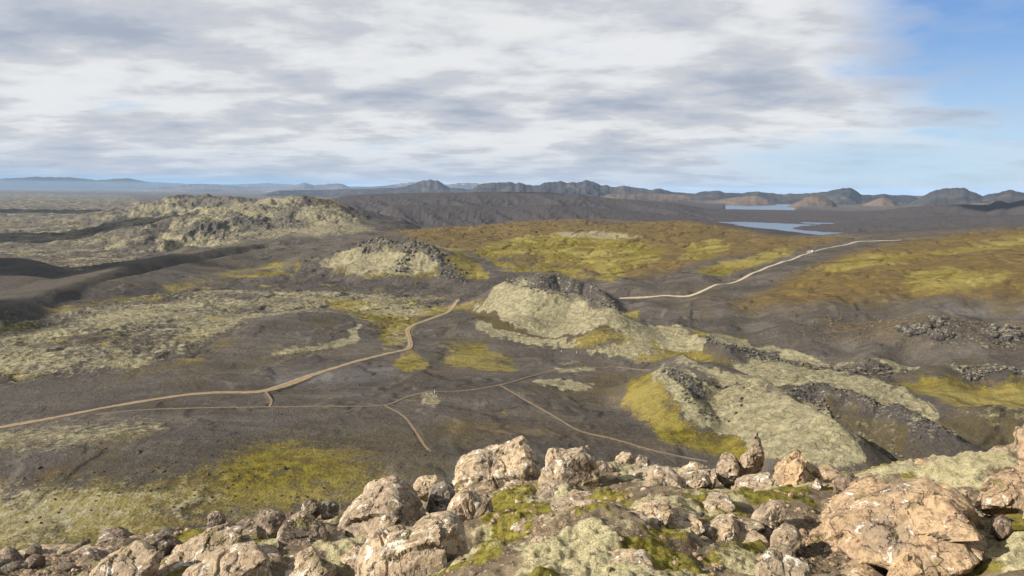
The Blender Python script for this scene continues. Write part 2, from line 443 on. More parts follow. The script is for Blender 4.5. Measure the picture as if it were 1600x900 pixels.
def macro(X, Y, ids=None):
    """height of the land without its small roughness"""
    X = np.asarray(X, float); Y = np.asarray(Y, float)
    r = np.hypot(X, Y); az = np.arctan2(X, Y)
    H = 2.2 * fbm(X / 170, Y / 170, 3, 5) * smooth(3500, 1200, r)
    # the basin that holds the lakes, right and far
    H = H - 24 * smooth(0.17, 0.30, az) * smooth(1350, 1700, r) - 14 * smooth(3000, 6000, r) * smooth(-0.6, 0.1, az)
    H = H + 46 * smooth(3700, 4200, r) * smooth(8200, 7400, r) * (1 - smooth(.295, .315, az) * smooth(.395, .375, az) * smooth(4700, 4950, r)) * smooth(0, .15, az)
    for ri, (ra, rz, d, w, foot, g) in enumerate(RANGES_AZ):
        m = (r > d - w * 1.05) & (r < d + w * 1.3)
        if not m.any():
            continue
        rr = r[m]; aa = az[m]
        zc = np.interp(aa, ra, rz, left=-200, right=-200)
        ends = smooth(ra[0], ra[0] + .05, aa) * smooth(ra[-1], ra[-1] - .05, aa)
        zc = foot + (zc - foot) * ends
        if d > 4200:
            zc = zc + (zc - foot) * .09 * fbm(aa * 110, aa * 0 + d, 4, 3, .6)
        sc = w / 3.2
        wx = X[m] / sc; wy = Y[m] / sc
        wx = wx + 0.55 * wy if d < 4200 else wx
        gul = ridged(wx * (.95 if d < 4200 else 1.3), wy * (.40 if d < 4200 else .8), 4, int(d) % 97, 0.5)
        t = np.abs(rr - d) / w
        prof = 1 - t
        prof = np.clip(prof, 0, 1)
        shape = prof ** 1.15 - g * 0.34 * (1 - gul) * np.clip(t * 2.2, 0, 1) * np.clip(prof * 3, 0, 1)
        z = foot + (zc - foot) * shape
        z = np.where(zc < foot, -300, z)
        z = np.where(prof > 0, z, -300)
        if ids is not None:
            ids[m] = np.where(z > H[m] + 1, ri + 1, ids[m])
        H[m] = np.maximum(H[m], z)
    for f in RIDGES:
        pts = f[1]
        P = np.array(pts)
        so = min(f[2], f[3]) if f[0] == 'r' else f[2]
        reach = (P[:, 2].max() + 30) / so + 20
        m = (X > P[:, 0].min() - reach) & (X < P[:, 0].max() + reach) & (Y > P[:, 1].min() - reach) & (Y < P[:, 1].max() + reach)
        if not m.any():
            continue
        x = X[m]; y = Y[m]
        wob = 1.0 + 0.25 * fbm(x / 60, y / 60, 2, 31)
        if f[0] == 'r':
            _, pts, sf, sb, w, k, east = f
            H[m] = smax(H[m], cone(x, y, pts, False, sf, sb, w, wob, east), k)
        else:
            _, pts, so, si, w, k, floor = f
            ins = inside(x, y, pts)
            outer = smax(H[m], cone(x, y, pts, True, so, so, w, wob), k)
            inner = smax(np.full(x.shape, float(floor)), cone(x, y, pts, True, si, si, w, 1.0), 2.0)
            H[m] = np.where(ins, inner, outer)
    # the flank of the summit we stand on
    hill = top_edge(az) - 0.66 * (r - 13.0)
    H = smax(H, hill - 3 + 4 * fbm(X / 35, Y / 35, 3, 77), 14.0)
    return H


# ground line of the summit: below these pixels the near ground is seen
EDGE_PX = [(-900, 868), (-300, 880), (0, 874), (120, 858), (250, 838), (350, 822), (450, 808), (530, 803), (600, 792), (660, 775), (720, 752), (800, 735), (860, 726), (950, 722), (1000, 722), (1100, 736), (1200, 744), (1300, 746), (1380, 738), (1440, 744), (1500, 738), (1560, 734), (1600, 730), (1900, 722), (2600, 720)]
_ea, _es = ray([p[0] for p in EDGE_PX], [p[1] for p in EDGE_PX])


def top_edge(az):
    return CZ + np.interp(az, _ea, _es) * 13.0


def hit_many(pp, rmin=120.0, rmax=30000.0, n=1000):
    """where the rays of these pixels first meet the land"""
    az, s = ray([p[0] for p in pp], [p[1] for p in pp])
    r = np.exp(np.linspace(math.log(rmin), math.log(rmax), n))
    A, Rr = np.meshgrid(az, r, indexing='ij')
    g = CZ + s[:, None] * Rr - macro((np.sin(A) * Rr).ravel(), (np.cos(A) * Rr).ravel()).reshape(A.shape)
    out = []
    for i in range(len(pp)):
        b = g[i] < 0
        k = max(int(np.argmax(b)), 1) if b.any() else n - 1
        t = g[i, k - 1] / (g[i, k - 1] - g[i, k] + 1e-12)
        rr = r[k - 1] + (r[k] - r[k - 1]) * min(max(t, 0), 1)
        out.append((math.sin(az[i]) * rr, math.cos(az[i]) * rr))
    return out


def hit(px, py):
    return hit_many([(px, py)])[0]
# ------------------------------------------------------------------ ground cover
# polygons in photograph pixels, laid down on the land (hit) and from there on fixed to the ground
# channels: pale moss, yellow-green moss, rust-brown, dark lava, pumice track, olive-brown, rough lava relief, ash
COVER = [
    ('rug', 1.0, .006, [(210, 360), (300, 325), (400, 310), (455, 302), (510, 312), (580, 345), (520, 350), (430, 350), (380, 350), (340, 386), (250, 388)]),
    ('rug', .7, .006, [(180, 328), (300, 303), (395, 310), (390, 325), (300, 328)]),
    ('rug', .6, .006, [(500, 405), (560, 384), (600, 372), (680, 384), (700, 410), (650, 425), (560, 420)]),
    ('rock', .85, .004, [(335, 334), (400, 338), (440, 333), (480, 340), (470, 352), (420, 358), (360, 350)]),
    ('rock', .7, .004, [(270, 352), (310, 343), (360, 352), (350, 366), (290, 372), (262, 366)]),
    ('rock', .7, .003, [(395, 325), (440, 318), (480, 326), (440, 332)]),
    ('rock', .75, .004, [(270, 318), (300, 305), (345, 306), (380, 312), (350, 322), (300, 325)]),
    # (channel, weight, softness, points)
    ('pale', .42, .012, [(-200, 305), (0, 302), (200, 304), (300, 330), (230, 360), (250, 390), (120, 425), (0, 398), (-200, 400)]),
    ('lava', 1.0, .010, [(-300, 299), (0, 298), (260, 300), (330, 330), (240, 360), (280, 388), (120, 426), (60, 402), (0, 398), (-300, 400)]),
    ('dark', .35, .020, [(-200, 300), (200, 300), (240, 318), (0, 325), (-200, 325)]),
    ('pale', .52, .006, [(180, 326), (300, 305), (390, 312), (470, 305), (560, 340), (600, 362), (520, 372), (400, 378), (330, 388), (250, 390), (240, 365), (300, 335)]),
    ('lava', .8, .006, [(215, 365), (300, 335), (380, 350), (430, 350), (400, 374), (340, 386), (250, 390)]),
    ('lava', .6, .006, [(260, 312), (380, 308), (395, 318), (250, 325)]),
    ('lava', .5, .005, [(395, 340), (430, 320), (470, 335), (500, 350), (430, 358)]),
    ('rust', .55, .01, [(440, 304), (470, 304), (560, 335), (640, 358), (560, 345), (480, 320)]),
    ('dark', 1.0, .02, [(540, 302), (1000, 300), (1320, 330), (1600, 305), (1900, 300), (1900, 352), (1600, 352), (1380, 364), (1100, 350), (800, 344), (650, 352), (560, 335), (430, 330)]),
    ('dark', .5, .004, [(600, 336), (690, 332), (800, 338), (770, 346), (680, 352), (610, 345)]),
    # dunes: dark, with olive hollows
    ('olive', .35, .02, [(0, 400), (455, 378), (540, 400), (300, 430), (0, 490)]),
    ('dark', .42, .02, [(-200, 398), (60, 400), (140, 428), (400, 382), (410, 392), (200, 430), (0, 486), (-200, 500)]),
    ('yellow', .55, .01, [(90, 478), (230, 450), (330, 428), (440, 400), (470, 412), (350, 432), (230, 466), (120, 482)]),
    ('yellow', .9, .006, [(340, 432), (420, 424), (470, 416), (475, 421), (400, 434), (345, 437)]),
    # middle crater row
    ('pale', .9, .006, [(475, 412), (540, 392), (580, 376), (660, 378), (690, 400), (690, 420), (640, 432), (560, 430), (500, 420)]),
    ('yellow', .75, .010, [(510, 420), (560, 412), (600, 400), (680, 400), (690, 425), (650, 438), (580, 434)]),
    ('rock', 1.0, .004, [(560, 382), (597, 368), (612, 374), (660, 377), (690, 393), (706, 415), (690, 422), (672, 408), (662, 392), (630, 392), (605, 385), (590, 392), (565, 396)]),
    ('rock', .9, .004, [(684, 420), (706, 414), (735, 440), (728, 446), (686, 438)]),
    ('lava', .7, .01, [(470, 410), (640, 425), (700, 440), (740, 450), (500, 456), (400, 450), (200, 462), (400, 430)]),
    ('dark', .55, .01, [(470, 420), (600, 434), (760, 442), (745, 458), (560, 455), (300, 452), (200, 462), (300, 446), (420, 436)]),
    ('rock', .6, .006, [(450, 418), (490, 412), (560, 424), (500, 430)]),
    # yellow hill
    ('rust', .75, .02, [(600, 366), (700, 354), (860, 343), (1070, 344), (1160, 357), (1340, 372), (1240, 395), (1130, 405), (1000, 440), (900, 430), (760, 400), (640, 380)]),
    ('yellow', .85, .018, [(700, 392), (800, 372), (870, 362), (950, 364), (1005, 376), (1045, 392), (1020, 412), (985, 420), (965, 438), (900, 415), (830, 402)]),
    ('yellow', .8, .012, [(800, 412), (850, 408), (985, 440), (960, 444), (900, 436)]),
    ('yellow', .75, .015, [(1060, 385), (1130, 372), (1145, 395), (1110, 405), (1060, 408)]),
    ('yellow', .95, .008, [(692, 412), (718, 396), (742, 404), (770, 430), (762, 437), (725, 430), (700, 415)]),
    ('yellow', .8, .010, [(755, 400), (800, 408), (860, 425), (850, 430), (790, 424), (762, 412)]),
    ('yellow', .55, .010, [(640, 370), (760, 392), (850, 400), (760, 404), (700, 398), (650, 385)]),
    ('pale', .7, .006, [(870, 362), (940, 360), (1000, 370), (990, 374), (930, 371), (875, 370)]),
    ('olive', .5, .012, [(660, 358), (730, 372), (800, 385), (860, 398), (840, 400), (760, 385), (690, 372)]),
    # right
    ('rust', .85, .02, [(1230, 430), (1330, 392), (1420, 375), (1500, 362), (1700, 350), (1700, 480), (1600, 476), (1400, 470), (1250, 478), (1150, 485), (1130, 470), (1200, 452)]),
    ('yellow', .65, .018, [(1250, 428), (1330, 398), (1450, 392), (1540, 372), (1700, 356), (1700, 385), (1600, 390), (1500, 400), (1400, 415), (1300, 432)]),
    ('yellow', .85, .012, [(1400, 425), (1460, 420), (1580, 425), (1570, 438), (1500, 455), (1420, 455)]),
    ('yellow', .8, .010, [(1075, 425), (1150, 405), (1225, 388), (1250, 392), (1200, 410), (1140, 432), (1100, 430)]),
    ('yellow', .6, .010, [(1110, 440), (1150, 430), (1190, 430), (1140, 448)]),
    ('rust', .4, .02, [(980, 460), (1100, 455), (1300, 460), (1600, 470), (1600, 490), (1250, 500), (1100, 480)]),
    ('ash', .62, .010, [(1350, 490), (1480, 470), (1620, 488), (1620, 496), (1480, 486), (1380, 489)]),
    ('rust', .45, .012, [(1250, 498), (1350, 488), (1480, 488), (1620, 500), (1620, 545), (1560, 555), (1420, 545), (1300, 530)]),
    ('rock', .75, .008, [(1400, 510), (1470, 495), (1560, 505), (1610, 515), (1610, 540), (1540, 550), (1440, 535)]),
    ('ash', .42, .02, [(980, 470), (1180, 500), (1350, 540), (1620, 560), (1620, 568), (1400, 555), (1150, 520), (1000, 490)]),
    # green plain behind the central crater and the mossy lava by the road
    ('pale', .49, .010, [(-200, 500), (0, 490), (150, 470), (300, 455), (420, 453), (540, 455), (720, 458), (740, 466), (700, 478), (640, 505), (640, 540), (590, 545), (600, 520), (555, 500), (520, 488), (400, 500), (360, 520), (330, 545), (200, 580), (60, 600), (-200, 620)]),
    ('lava', .9, .010, [(-200, 500), (0, 490), (150, 470), (300, 455), (560, 452), (720, 458), (640, 500), (590, 520), (540, 487), (400, 500), (330, 545), (200, 580), (60, 600), (-200, 620)]),
    ('yellow', .80, .012, [(500, 462), (620, 470), (760, 462), (745, 478), (700, 488), (650, 505), (632, 540), (600, 545), (590, 520), (560, 495), (520, 485)]),
    ('yellow', .5, .018, [(100, 600), (230, 570), (350, 520), (400, 500), (380, 530), (300, 580), (160, 610)]),
    ('olive', .5, .02, [(300, 575), (400, 545), (520, 530), (600, 540), (500, 560), (360, 590)]),
    ('pale', .8, .006, [(400, 560), (480, 540), (545, 530), (552, 500), (565, 505), (560, 535), (520, 545), (430, 558)]),
    ('yellow', .85, .010, [(610, 565), (640, 545), (665, 560), (675, 575), (650, 582), (620, 580)]),
    ('yellow', .55, .010, [(650, 520), (685, 514), (680, 525), (655, 527)]),
    ('yellow', .58, .012, [(660, 530), (740, 530), (800, 555), (820, 572), (800, 582), (740, 580), (680, 572), (700, 552)]),
    # central crater
    ('pale', 1.25, .004, [(742, 483), (770, 458), (795, 436), (830, 440), (950, 470), (966, 490), (1000, 505), (1062, 508), (1100, 530), (1100, 548), (1030, 540), (985, 530), (945, 508), (900, 527), (850, 526), (800, 508), (772, 487)]),
    ('pale', 1.15, .003, [(742, 501), (775, 513), (820, 526), (880, 533), (905, 536), (880, 540), (830, 537), (770, 527), (745, 513)]),
    ('olive', .9, .006, [(740, 484), (770, 487), (800, 508), (850, 526), (905, 530), (945, 510), (985, 530), (930, 538), (880, 534), (820, 527), (775, 514), (740, 500)]),
    ('yellow', .65, .008, [(900, 530), (945, 505), (985, 530), (930, 545), (880, 544)]),
    ('yellow', .75, .006, [(965, 478), (1000, 492), (1000, 502), (975, 495)]),
    ('rock', .62, .003, [(795, 437), (832, 430), (870, 427), (918, 439), (940, 452), (985, 492), (966, 490), (938, 482), (905, 472), (890, 470), (860, 464), (830, 456), (815, 450), (822, 444), (800, 440)]),
    ('yellow', .7, .004, [(868, 448), (885, 440), (900, 444), (905, 456), (885, 452)]),
    ('pale', 1.2, .003, [(918, 548), (960, 540), (1010, 535), (1030, 545), (1035, 550), (990, 556), (930, 552)]),
    ('pale', .7, .005, [(860, 568), (895, 562), (910, 566), (870, 572)]),
    ('pale', 1.1, .004, [(866, 578), (900, 574), (932, 577), (925, 583), (880, 583)]),
    ('pale', 1.1, .004, [(832, 595), (870, 591), (925, 602), (920, 610), (880, 608), (840, 600)]),
    ('pale', .7, .006, [(982, 562), (1010, 555), (1020, 562), (1000, 572)]),
    ('pale', .9, .006, [(655, 622), (672, 614), (690, 622), (680, 632), (662, 630)]),
    # eastern craters
    ('yellow', .62, .008, [(985, 500), (1060, 512), (1100, 540), (1150, 560), (1160, 575), (1100, 570), (1040, 560), (1010, 565), (960, 545)]),
    ('olive', .6, .010, [(1060, 520), (1120, 545), (1150, 562), (1120, 570), (1060, 560), (1000, 575), (1010, 560)]),
    ('yellow', .95, .016, [(985, 590), (1010, 580), (1030, 585), (1040, 620), (1060, 650), (1090, 670), (1140, 680), (1190, 705), (1180, 715), (1120, 712), (1080, 700), (1040, 690), (1000, 650), (975, 625)]),
    ('pale', 1.3, .006, [(1022, 585), (1035, 572), (1085, 590), (1120, 605), (1165, 598), (1182, 588), (1230, 612), (1300, 652), (1352, 718), (1330, 730), (1220, 728), (1190, 705), (1150, 678), (1100, 660), (1060, 640), (1040, 610)]),
    ('rock', 1.0, .002, [(1032, 573), (1048, 576), (1080, 588), (1098, 600), (1095, 612), (1108, 622), (1085, 625), (1070, 605), (1045, 590)]),
    ('rock', .6, .003, [(1180, 588), (1222, 608), (1222, 622), (1190, 612)]),
    ('rock', .75, .004, [(1225, 620), (1245, 602), (1300, 600), (1340, 615), (1375, 640), (1420, 640), (1500, 688), (1480, 696), (1440, 680), (1400, 665), (1360, 650), (1330, 636), (1290, 618), (1250, 630)]),
    ('olive', .75, .010, [(1250, 628), (1290, 615), (1340, 640), (1420, 665), (1430, 690), (1360, 705), (1320, 690), (1300, 655)]),
    ('pale', .85, .006, [(1050, 565), (1070, 556), (1110, 575), (1180, 590), (1160, 600), (1120, 598)]),
    ('pale', 1.05, .008, [(1140, 565), (1200, 562), (1260, 575), (1330, 585), (1400, 602), (1470, 640), (1430, 650), (1380, 636), (1300, 605), (1240, 600), (1180, 590)]),
    ('lava', .5, .008, [(1140, 565), (1200, 562), (1330, 580), (1470, 630), (1600, 650), (1600, 700), (1500, 690), (1380, 636), (1240, 600), (1180, 590)]),
    ('yellow', .9, .008, [(1340, 583), (1450, 588), (1620, 600), (1620, 640), (1500, 645), (1450, 620), (1400, 600)]),
    ('yellow', .6, .010, [(1150, 560), (1300, 565), (1340, 572), (1300, 580), (1200, 575)]),
    ('yellow', .95, .004, [(1075, 512), (1130, 522), (1180, 540), (1150, 540), (1100, 528)]),
    ('pale', .8, .004, [(1100, 520), (1230, 545), (1350, 565), (1440, 570), (1440, 574), (1330, 572), (1200, 552), (1110, 530)]),
    ('rock', .7, .003, [(1100, 530), (1200, 553), (1330, 574), (1430, 576), (1420, 582), (1320, 582), (1200, 564), (1130, 545)]),
    ('rock', .6, .004, [(1480, 572), (1620, 584), (1620, 596), (1500, 586)]),
    ('pale', .8, .004, [(1480, 570), (1560, 573), (1620, 580), (1540, 582)]),
    ('olive', .6, .010, [(1380, 640), (1480, 640), (1620, 650), (1620, 690), (1500, 690), (1440, 670)]),
    ('yellow', .5, .012, [(1300, 555), (1360, 548), (1460, 568), (1400, 566)]),
    ('pale', .9, .006, [(1480, 640), (1540, 636), (1620, 648), (1620, 672), (1560, 660), (1500, 650)]),
    ('rock', .45, .008, [(1262, 635), (1300, 622), (1400, 662), (1420, 690), (1350, 700), (1310, 670)]),
    ('pale', .5, .008, [(1330, 640), (1400, 650), (1420, 672), (1370, 668)]),
    ('rust', .6, .012, [(975, 590), (1010, 600), (1040, 650), (1080, 690), (1020, 680), (980, 640)]),
    # lower left
    ('rust', .42, .03, [(980, 455), (1150, 450), (1300, 480), (1250, 500), (1060, 490)]),
    ('ash', .5, .02, [(420, 575), (600, 560), (650, 590), (560, 620), (430, 610)]),
    ('ash', .45, .03, [(300, 660), (560, 640), (640, 680), (480, 680), (330, 700)]),
    ('dark', .35, .02, [(-100, 590), (200, 575), (360, 570), (300, 605), (100, 640), (-100, 660)]),
    ('dark', .35, .02, [(700, 500), (820, 530), (960, 550), (940, 570), (800, 555), (720, 530)]),
    ('dark', .45, .02, [(0, 640), (60, 650), (20, 665), (-100, 690), (-100, 640)]),
    ('olive', .40, .02, [(430, 600), (560, 640), (640, 660), (600, 690), (480, 640)]),
    ('yellow', .68, .025, [(-200, 770), (0, 750), (200, 745), (330, 710), (420, 680), (520, 690), (640, 740), (640, 760), (500, 810), (300, 840), (0, 900), (-200, 900)]),
    ('pale', .60, .025, [(-200, 790), (0, 750), (200, 752), (350, 740), (380, 800), (250, 840), (0, 880), (-200, 900)]),
    ('yellow', .42, .025, [(-200, 690), (0, 670), (150, 665), (260, 650), (250, 700), (100, 730), (-200, 760)]),
    ('pale', .52, .02, [(-100, 665), (80, 652), (250, 650), (270, 680), (100, 712), (-100, 720)]),
    ('rust', .75, .006, [(55, 740), (80, 728), (180, 735), (250, 725), (245, 738), (180, 742), (110, 743), (60, 750)]),
    ('rust', .5, .03, [(660, 665), (720, 640), (900, 650), (1060, 690), (1080, 720), (900, 700), (720, 712)]),
    ('olive', .5, .03, [(260, 700), (420, 660), (640, 650), (700, 730), (600, 750), (400, 720)]),
    ('yellow', .6, .010, [(690, 665), (740, 660), (790, 640), (785, 652), (740, 668)]),
    ('rust', .4, .025, [(850, 610), (940, 570), (1000, 560), (1000, 600), (960, 650), (880, 640)]),
]

TRACKS = [
    # half width, cover weight, pixels
    (2.0, 'main', [(-160, 700), (-60, 682), (0, 668), (100, 650), (200, 631), (300, 616), (400, 612), (440, 603), (480, 589), (520, 576), (560, 564), (600, 554), (628, 548), (641, 541), (640, 528), (637, 516), (648, 507), (668, 500), (690, 492), (708, 480), (716, 468)]),
    (0.6, 'foot', [(150, 648), (220, 641), (300, 638), (420, 636), (520, 635), (600, 633), (640, 619), (700, 612), (780, 602), (830, 588), (860, 580), (900, 575), (960, 573), (1020, 578)]),
    (0.6, 'foot', [(602, 634), (630, 650), (648, 672), (662, 694), (672, 705)]),
    (0.6, 'foot', [(780, 602), (820, 625), (866, 650), (905, 673), (960, 686), (1030, 706), (1110, 722)]),
    (0.6, 'foot', [(415, 612), (424, 625), (421, 636)]),
    (1.9, 'road', [(968, 466), (985, 465.5), (1000, 465), (1060, 463), (1090, 458), (1130, 444), (1170, 430), (1210, 414), (1250, 400), (1290, 388), (1330, 380), (1380, 376), (1408, 375)]),
]
CH = ['pale', 'yellow', 'rust', 'dark', 'track', 'olive', 'lava', 'ash', 'rock', 'rug']


def metric(X, Y):
    return np.arctan2(X, Y), 0.22 * np.log(np.hypot(X, Y))


REGIONS = [
    # (name, label, pixels): stretches of land that read as one feature
    ('volcanic_crater', 'pale moss covered crater cone with a black jagged rim, in the middle of the plain', [(738, 483), (770, 456), (792, 434), (830, 426), (870, 424), (925, 436), (950, 455), (985, 492), (1000, 505), (990, 520), (960, 533), (900, 538), (830, 535), (770, 525), (740, 508)]),
    ('volcanic_crater', 'low cratered mound with a smooth cream apron and jagged rim spires beside the olive hollow', [(1020, 580), (1035, 570), (1085, 588), (1120, 602), (1165, 598), (1150, 640), (1165, 700), (1100, 665), (1040, 620)]),
    ('volcanic_crater', 'steep sided crater with a brown hollow floor, dark scar and broken lava rim', [(1165, 598), (1182, 586), (1240, 600), (1300, 596), (1350, 612), (1420, 634), (1502, 688), (1440, 702), (1352, 722), (1220, 730), (1165, 700), (1150, 640)]),
    ('crater_ridge', 'ridge of black lava crags with mossy flanks behind the dark lava strip', [(470, 414), (530, 392), (597, 366), (660, 375), (695, 396), (740, 442), (700, 442), (630, 436), (540, 428)]),
    ('crater_hills', 'cluster of moss covered craters with a reddish summit cone at the edge of the lava plain', [(210, 365), (300, 325), (370, 318), (455, 302), (500, 308), (600, 360), (520, 376), (400, 380), (330, 390), (240, 392)]),
    ('crater_hills', 'distant grey crater group beyond the reddish summit cone', [(180, 328), (300, 302), (390, 310), (395, 318), (300, 326)]),
    ('dune_ridge', 'pair of long dark gravel ridges sloping down to the lava plain', [(-300, 520), (0, 398), (120, 428), (260, 404), (400, 378), (470, 378), (470, 412), (350, 432), (230, 468), (0, 492)]),
    ('moss_hill', 'broad hill with yellow green moss and rust brown crest in front of the long lake', [(600, 366), (700, 352), (930, 340), (1075, 343), (1240, 366), (1340, 371), (1240, 395), (1130, 405), (980, 445), (880, 430), (760, 400), (640, 385)]),
    ('moss_hill', 'long rust brown hillside with a green patch beside the pale gravel road', [(1240, 432), (1330, 392), (1420, 373), (1600, 350), (1900, 340), (1900, 490), (1480, 470), (1250, 480), (1130, 480)]),
    ('stony_hill', 'low dark hill strewn with brown stones and outcrops below the rust brown hillside', [(1180, 514), (1250, 496), (1350, 486), (1480, 485), (1900, 500), (1900, 560), (1480, 560), (1300, 535)]),
    ('gravel_dome', 'smooth dark gravel dome ringed by pale moss', [(340, 560), (370, 520), (430, 492), (520, 486), (552, 502), (545, 530), (480, 545), (400, 565)]),
    ('lava_upland', 'wrinkled grey green mossy lava upland below the gravel ridges', [(-300, 520), (0, 488), (150, 470), (300, 455), (540, 455), (500, 488), (430, 492), (370, 520), (330, 560), (200, 590), (60, 610), (-300, 640)]),
    ('lava_plain', 'flat lava field with patchy moss stretching to the horizon', [(-400, 299), (0, 296.5), (330, 296), (430, 300), (300, 325), (210, 365), (240, 392), (120, 428), (0, 398), (-400, 420)]),
]
# every pixel outline is dropped on the land in one go
_all = [tuple(x[-1]) for x in COVER] + [tuple(x[-1]) for x in TRACKS] + [tuple(x[-1]) for x in REGIONS]
_flat = [p for l in _all for p in l]
_xy = hit_many(_flat)
HITS = {}
_i = 0
for l in _all:
    HITS[l] = _xy[_i:_i + len(l)]
    _i += len(l)
GC = {c: [] for c in CH}
for c, w, soft, pts in COVER:
    GC[c].append((w, soft, [metric(*p) for p in HITS[tuple(pts)]]))
TRK = [(hw, kind, smooth_line([np.array(p) for p in HITS[tuple(pts)]], 8)) for hw, kind, pts in TRACKS]


def cover(X, Y):
    U, V = metric(X, Y)
    # ragged edges: the outline wanders a little over the ground
    r = np.hypot(X, Y)
    n1 = fbm(U * 55, V * 160, 4, 3) * 0.012
    n2 = fbm(U * 55 + 40, V * 160, 4, 9) * 0.010
    Uw = U + n1; Vw = V + n2 * 0.6
    out = {}
    for c in CH:
        acc = np.zeros(X.shape, np.float32)
        for w, soft, ll in GC[c]:
            P = np.array(ll); e = soft * 1.5 + 0.012
            m = (Uw > P[:, 0].min() - e) & (Uw < P[:, 0].max() + e) & (Vw > P[:, 1].min() - e) & (Vw < P[:, 1].max() + e)
            if not m.any():
                continue
            u = Uw[m]; v = Vw[m]
            d = dist_poly(u, v, ll, True)[0]
            s = np.where(inside(u, v, ll), d, -d)
            f = w * smooth(-soft, soft, s)
            acc[m] = np.maximum(acc[m], f)
        out[c] = acc
    # the thickness of the cover varies over the ground
    v1 = fbm(X / 80, Y / 80, 4, 401); v2 = fbm(X / 45 + 7, Y / 45, 4, 402)
    out['yellow'] = np.maximum(out['yellow'], out['lava'] * .55 * smooth(.02, .30, v2) * smooth(1800, 1000, np.hypot(X, Y)))
    out['pale'] = np.where(out['lava'] > .1, out['pale'] * (1 + 1.0 * v1), out['pale'] * (1 + .25 * v1))
    out['yellow'] = out['yellow'] * (1 + .7 * v2)
    out['olive'] = np.maximum(out['olive'], .45 * smooth(.05, .3, v1) * smooth(2500, 1500, np.hypot(X, Y)))
    out['dark'] = np.maximum(out['dark'], .40 * smooth(.05, .28, -v2) * smooth(2500, 1500, np.hypot(X, Y)))
    dtr = np.full(X.shape, 1e9)
    for hw, kind, line in TRK:
        P = np.array(line)
        m = (X > P[:, 0].min() - 40) & (X < P[:, 0].max() + 40) & (Y > P[:, 1].min() - 40) & (Y < P[:, 1].max() + 40)
        if m.any():
            d = dist_poly(X[m], Y[m], line, False)[0]
            dtr[m] = np.minimum(dtr[m], d / hw)
            out['track'][m] = np.maximum(out['track'][m], smooth(1.35, 0.6, d / hw) * 0.8)
    out['_trk'] = dtr
    return out


def relief(X, Y, C):
    """small roughness of the land, by what covers it"""
    r = np.hypot(X, Y)
    quiet = smooth(1.0, 4.0, C['_trk'])
    n = 0.35 * fbm(X / 14, Y / 14, 4, 21) + 2.3 * fbm(X / 62, Y / 62, 3, 55) * smooth(200, 400, r) * (1 - .85 * smooth(.6, 1.0, C['pale']))
    # aa lava: wrinkled flow ridges and pits, running from upper right to lower left
    a = math.radians(24)
    fx = X * math.cos(a) + Y * math.sin(a); fy = -X * math.sin(a) + Y * math.cos(a)
    wa = smooth(900, 500, r); wc = smooth(1200, 2600, r); wb = 1 - wa - wc * (1 - wa)
    wb = np.clip(wb, 0, 1)
    wob = 9 * fbm(X / 60, Y / 60, 2, 33)
    lv = wa * ((ridged(fx / 34, (fy + wob) / 10, 5, 61, 0.60) - 0.55) * 3.4)
    lv = lv + wb * ((ridged(fx / 60, (fy + wob) / 26, 5, 62, 0.62) - 0.55) * 5.5)
    lv = lv + wc * (1 - wa) * ((ridged(X / 130, Y / 100, 5, 63, 0.62) - 0.55) * 13)
    bank = -3.0 * smooth(0.10, 0.0, np.abs(fbm(fx / 140, (fy + wob) / 40, 3, 71)))
    rock = np.clip(ridged(X / 6.5, Y / 6.5, 5, 81, 0.68) - 0.35, -0.4, 1) * 4.0 * np.clip(r / 900, .45, 1.6)
    moss = 0.5 * ridged(X / 5, Y / 5, 3, 91, 0.6) * np.clip(C['pale'], 0, 1)
    lv = lv + 0
    # eroded old craters
    rug = (ridged(X / 120, Y / 120, 5, 111, .6) - .6) * 22 * np.clip(C['rug'], 0, 1)
    # rills on gravel slopes
    z = n + (lv + bank) * np.clip(C['lava'], 0, 1) + rock * np.clip(C['rock'], 0, 1) + moss + rug
    gull = np.clip(1 - np.abs(fbm(X / 70, Y / 70, 4, 101)) * 9, 0, 1) * -2.2 * np.clip(C['rust'] + C['yellow'] * .6 + C['dark'] * .25, 0, 1) * np.clip(r / 900, .25, 2.5)
    z = z + gull
    return z * quiet * smooth(20000, 6000, r)


# ------------------------------------------------------------------ terrain mesh: rings around the summit, finer near
NA = 1200
AZ = np.linspace(R(-47), R(47), NA)
# rows: dense where the land is seen square on, sparse in what foreshortens
rows = [40.0]
while rows[-1] < 45000:
    r_ = rows[-1]
    if r_ < 250:
        st = r_ * 0.055 if r_ < 200 else 2.5
    elif r_ < 1000:
        st = 1.5 + (r_ - 250) / 750 * 2.6
    elif r_ < 2400:
        st = 4.1 + (r_ - 1000) / 1400 * 9
    else:
        st = r_ * 0.0125
    rows.append(r_ + st)
RW = np.array(rows)
NR = len(RW)
A2, R2 = np.meshgrid(AZ, RW)
GX = (np.sin(A2) * R2).ravel(); GY = (np.cos(A2) * R2).ravel()
GID = np.zeros(GX.shape, int)
GH = macro(GX, GY, GID)
GCOV = cover(GX, GY)
GZ = GH + relief(GX, GY, GCOV)
LAKE_Z = 0.0
_lake = (GX > 0) & (R2.ravel() > 1500) & (R2.ravel() < 7400) & (GH < LAKE_Z - 2)
GZ = np.where(_lake, np.minimum(GZ, LAKE_Z - 1.5), GZ)


# ------------------------------------------------------------------ materials
def new_mat(name):
    m = bpy.data.materials.new(name)
    m.use_nodes = True
    return m, NT(m.node_tree)


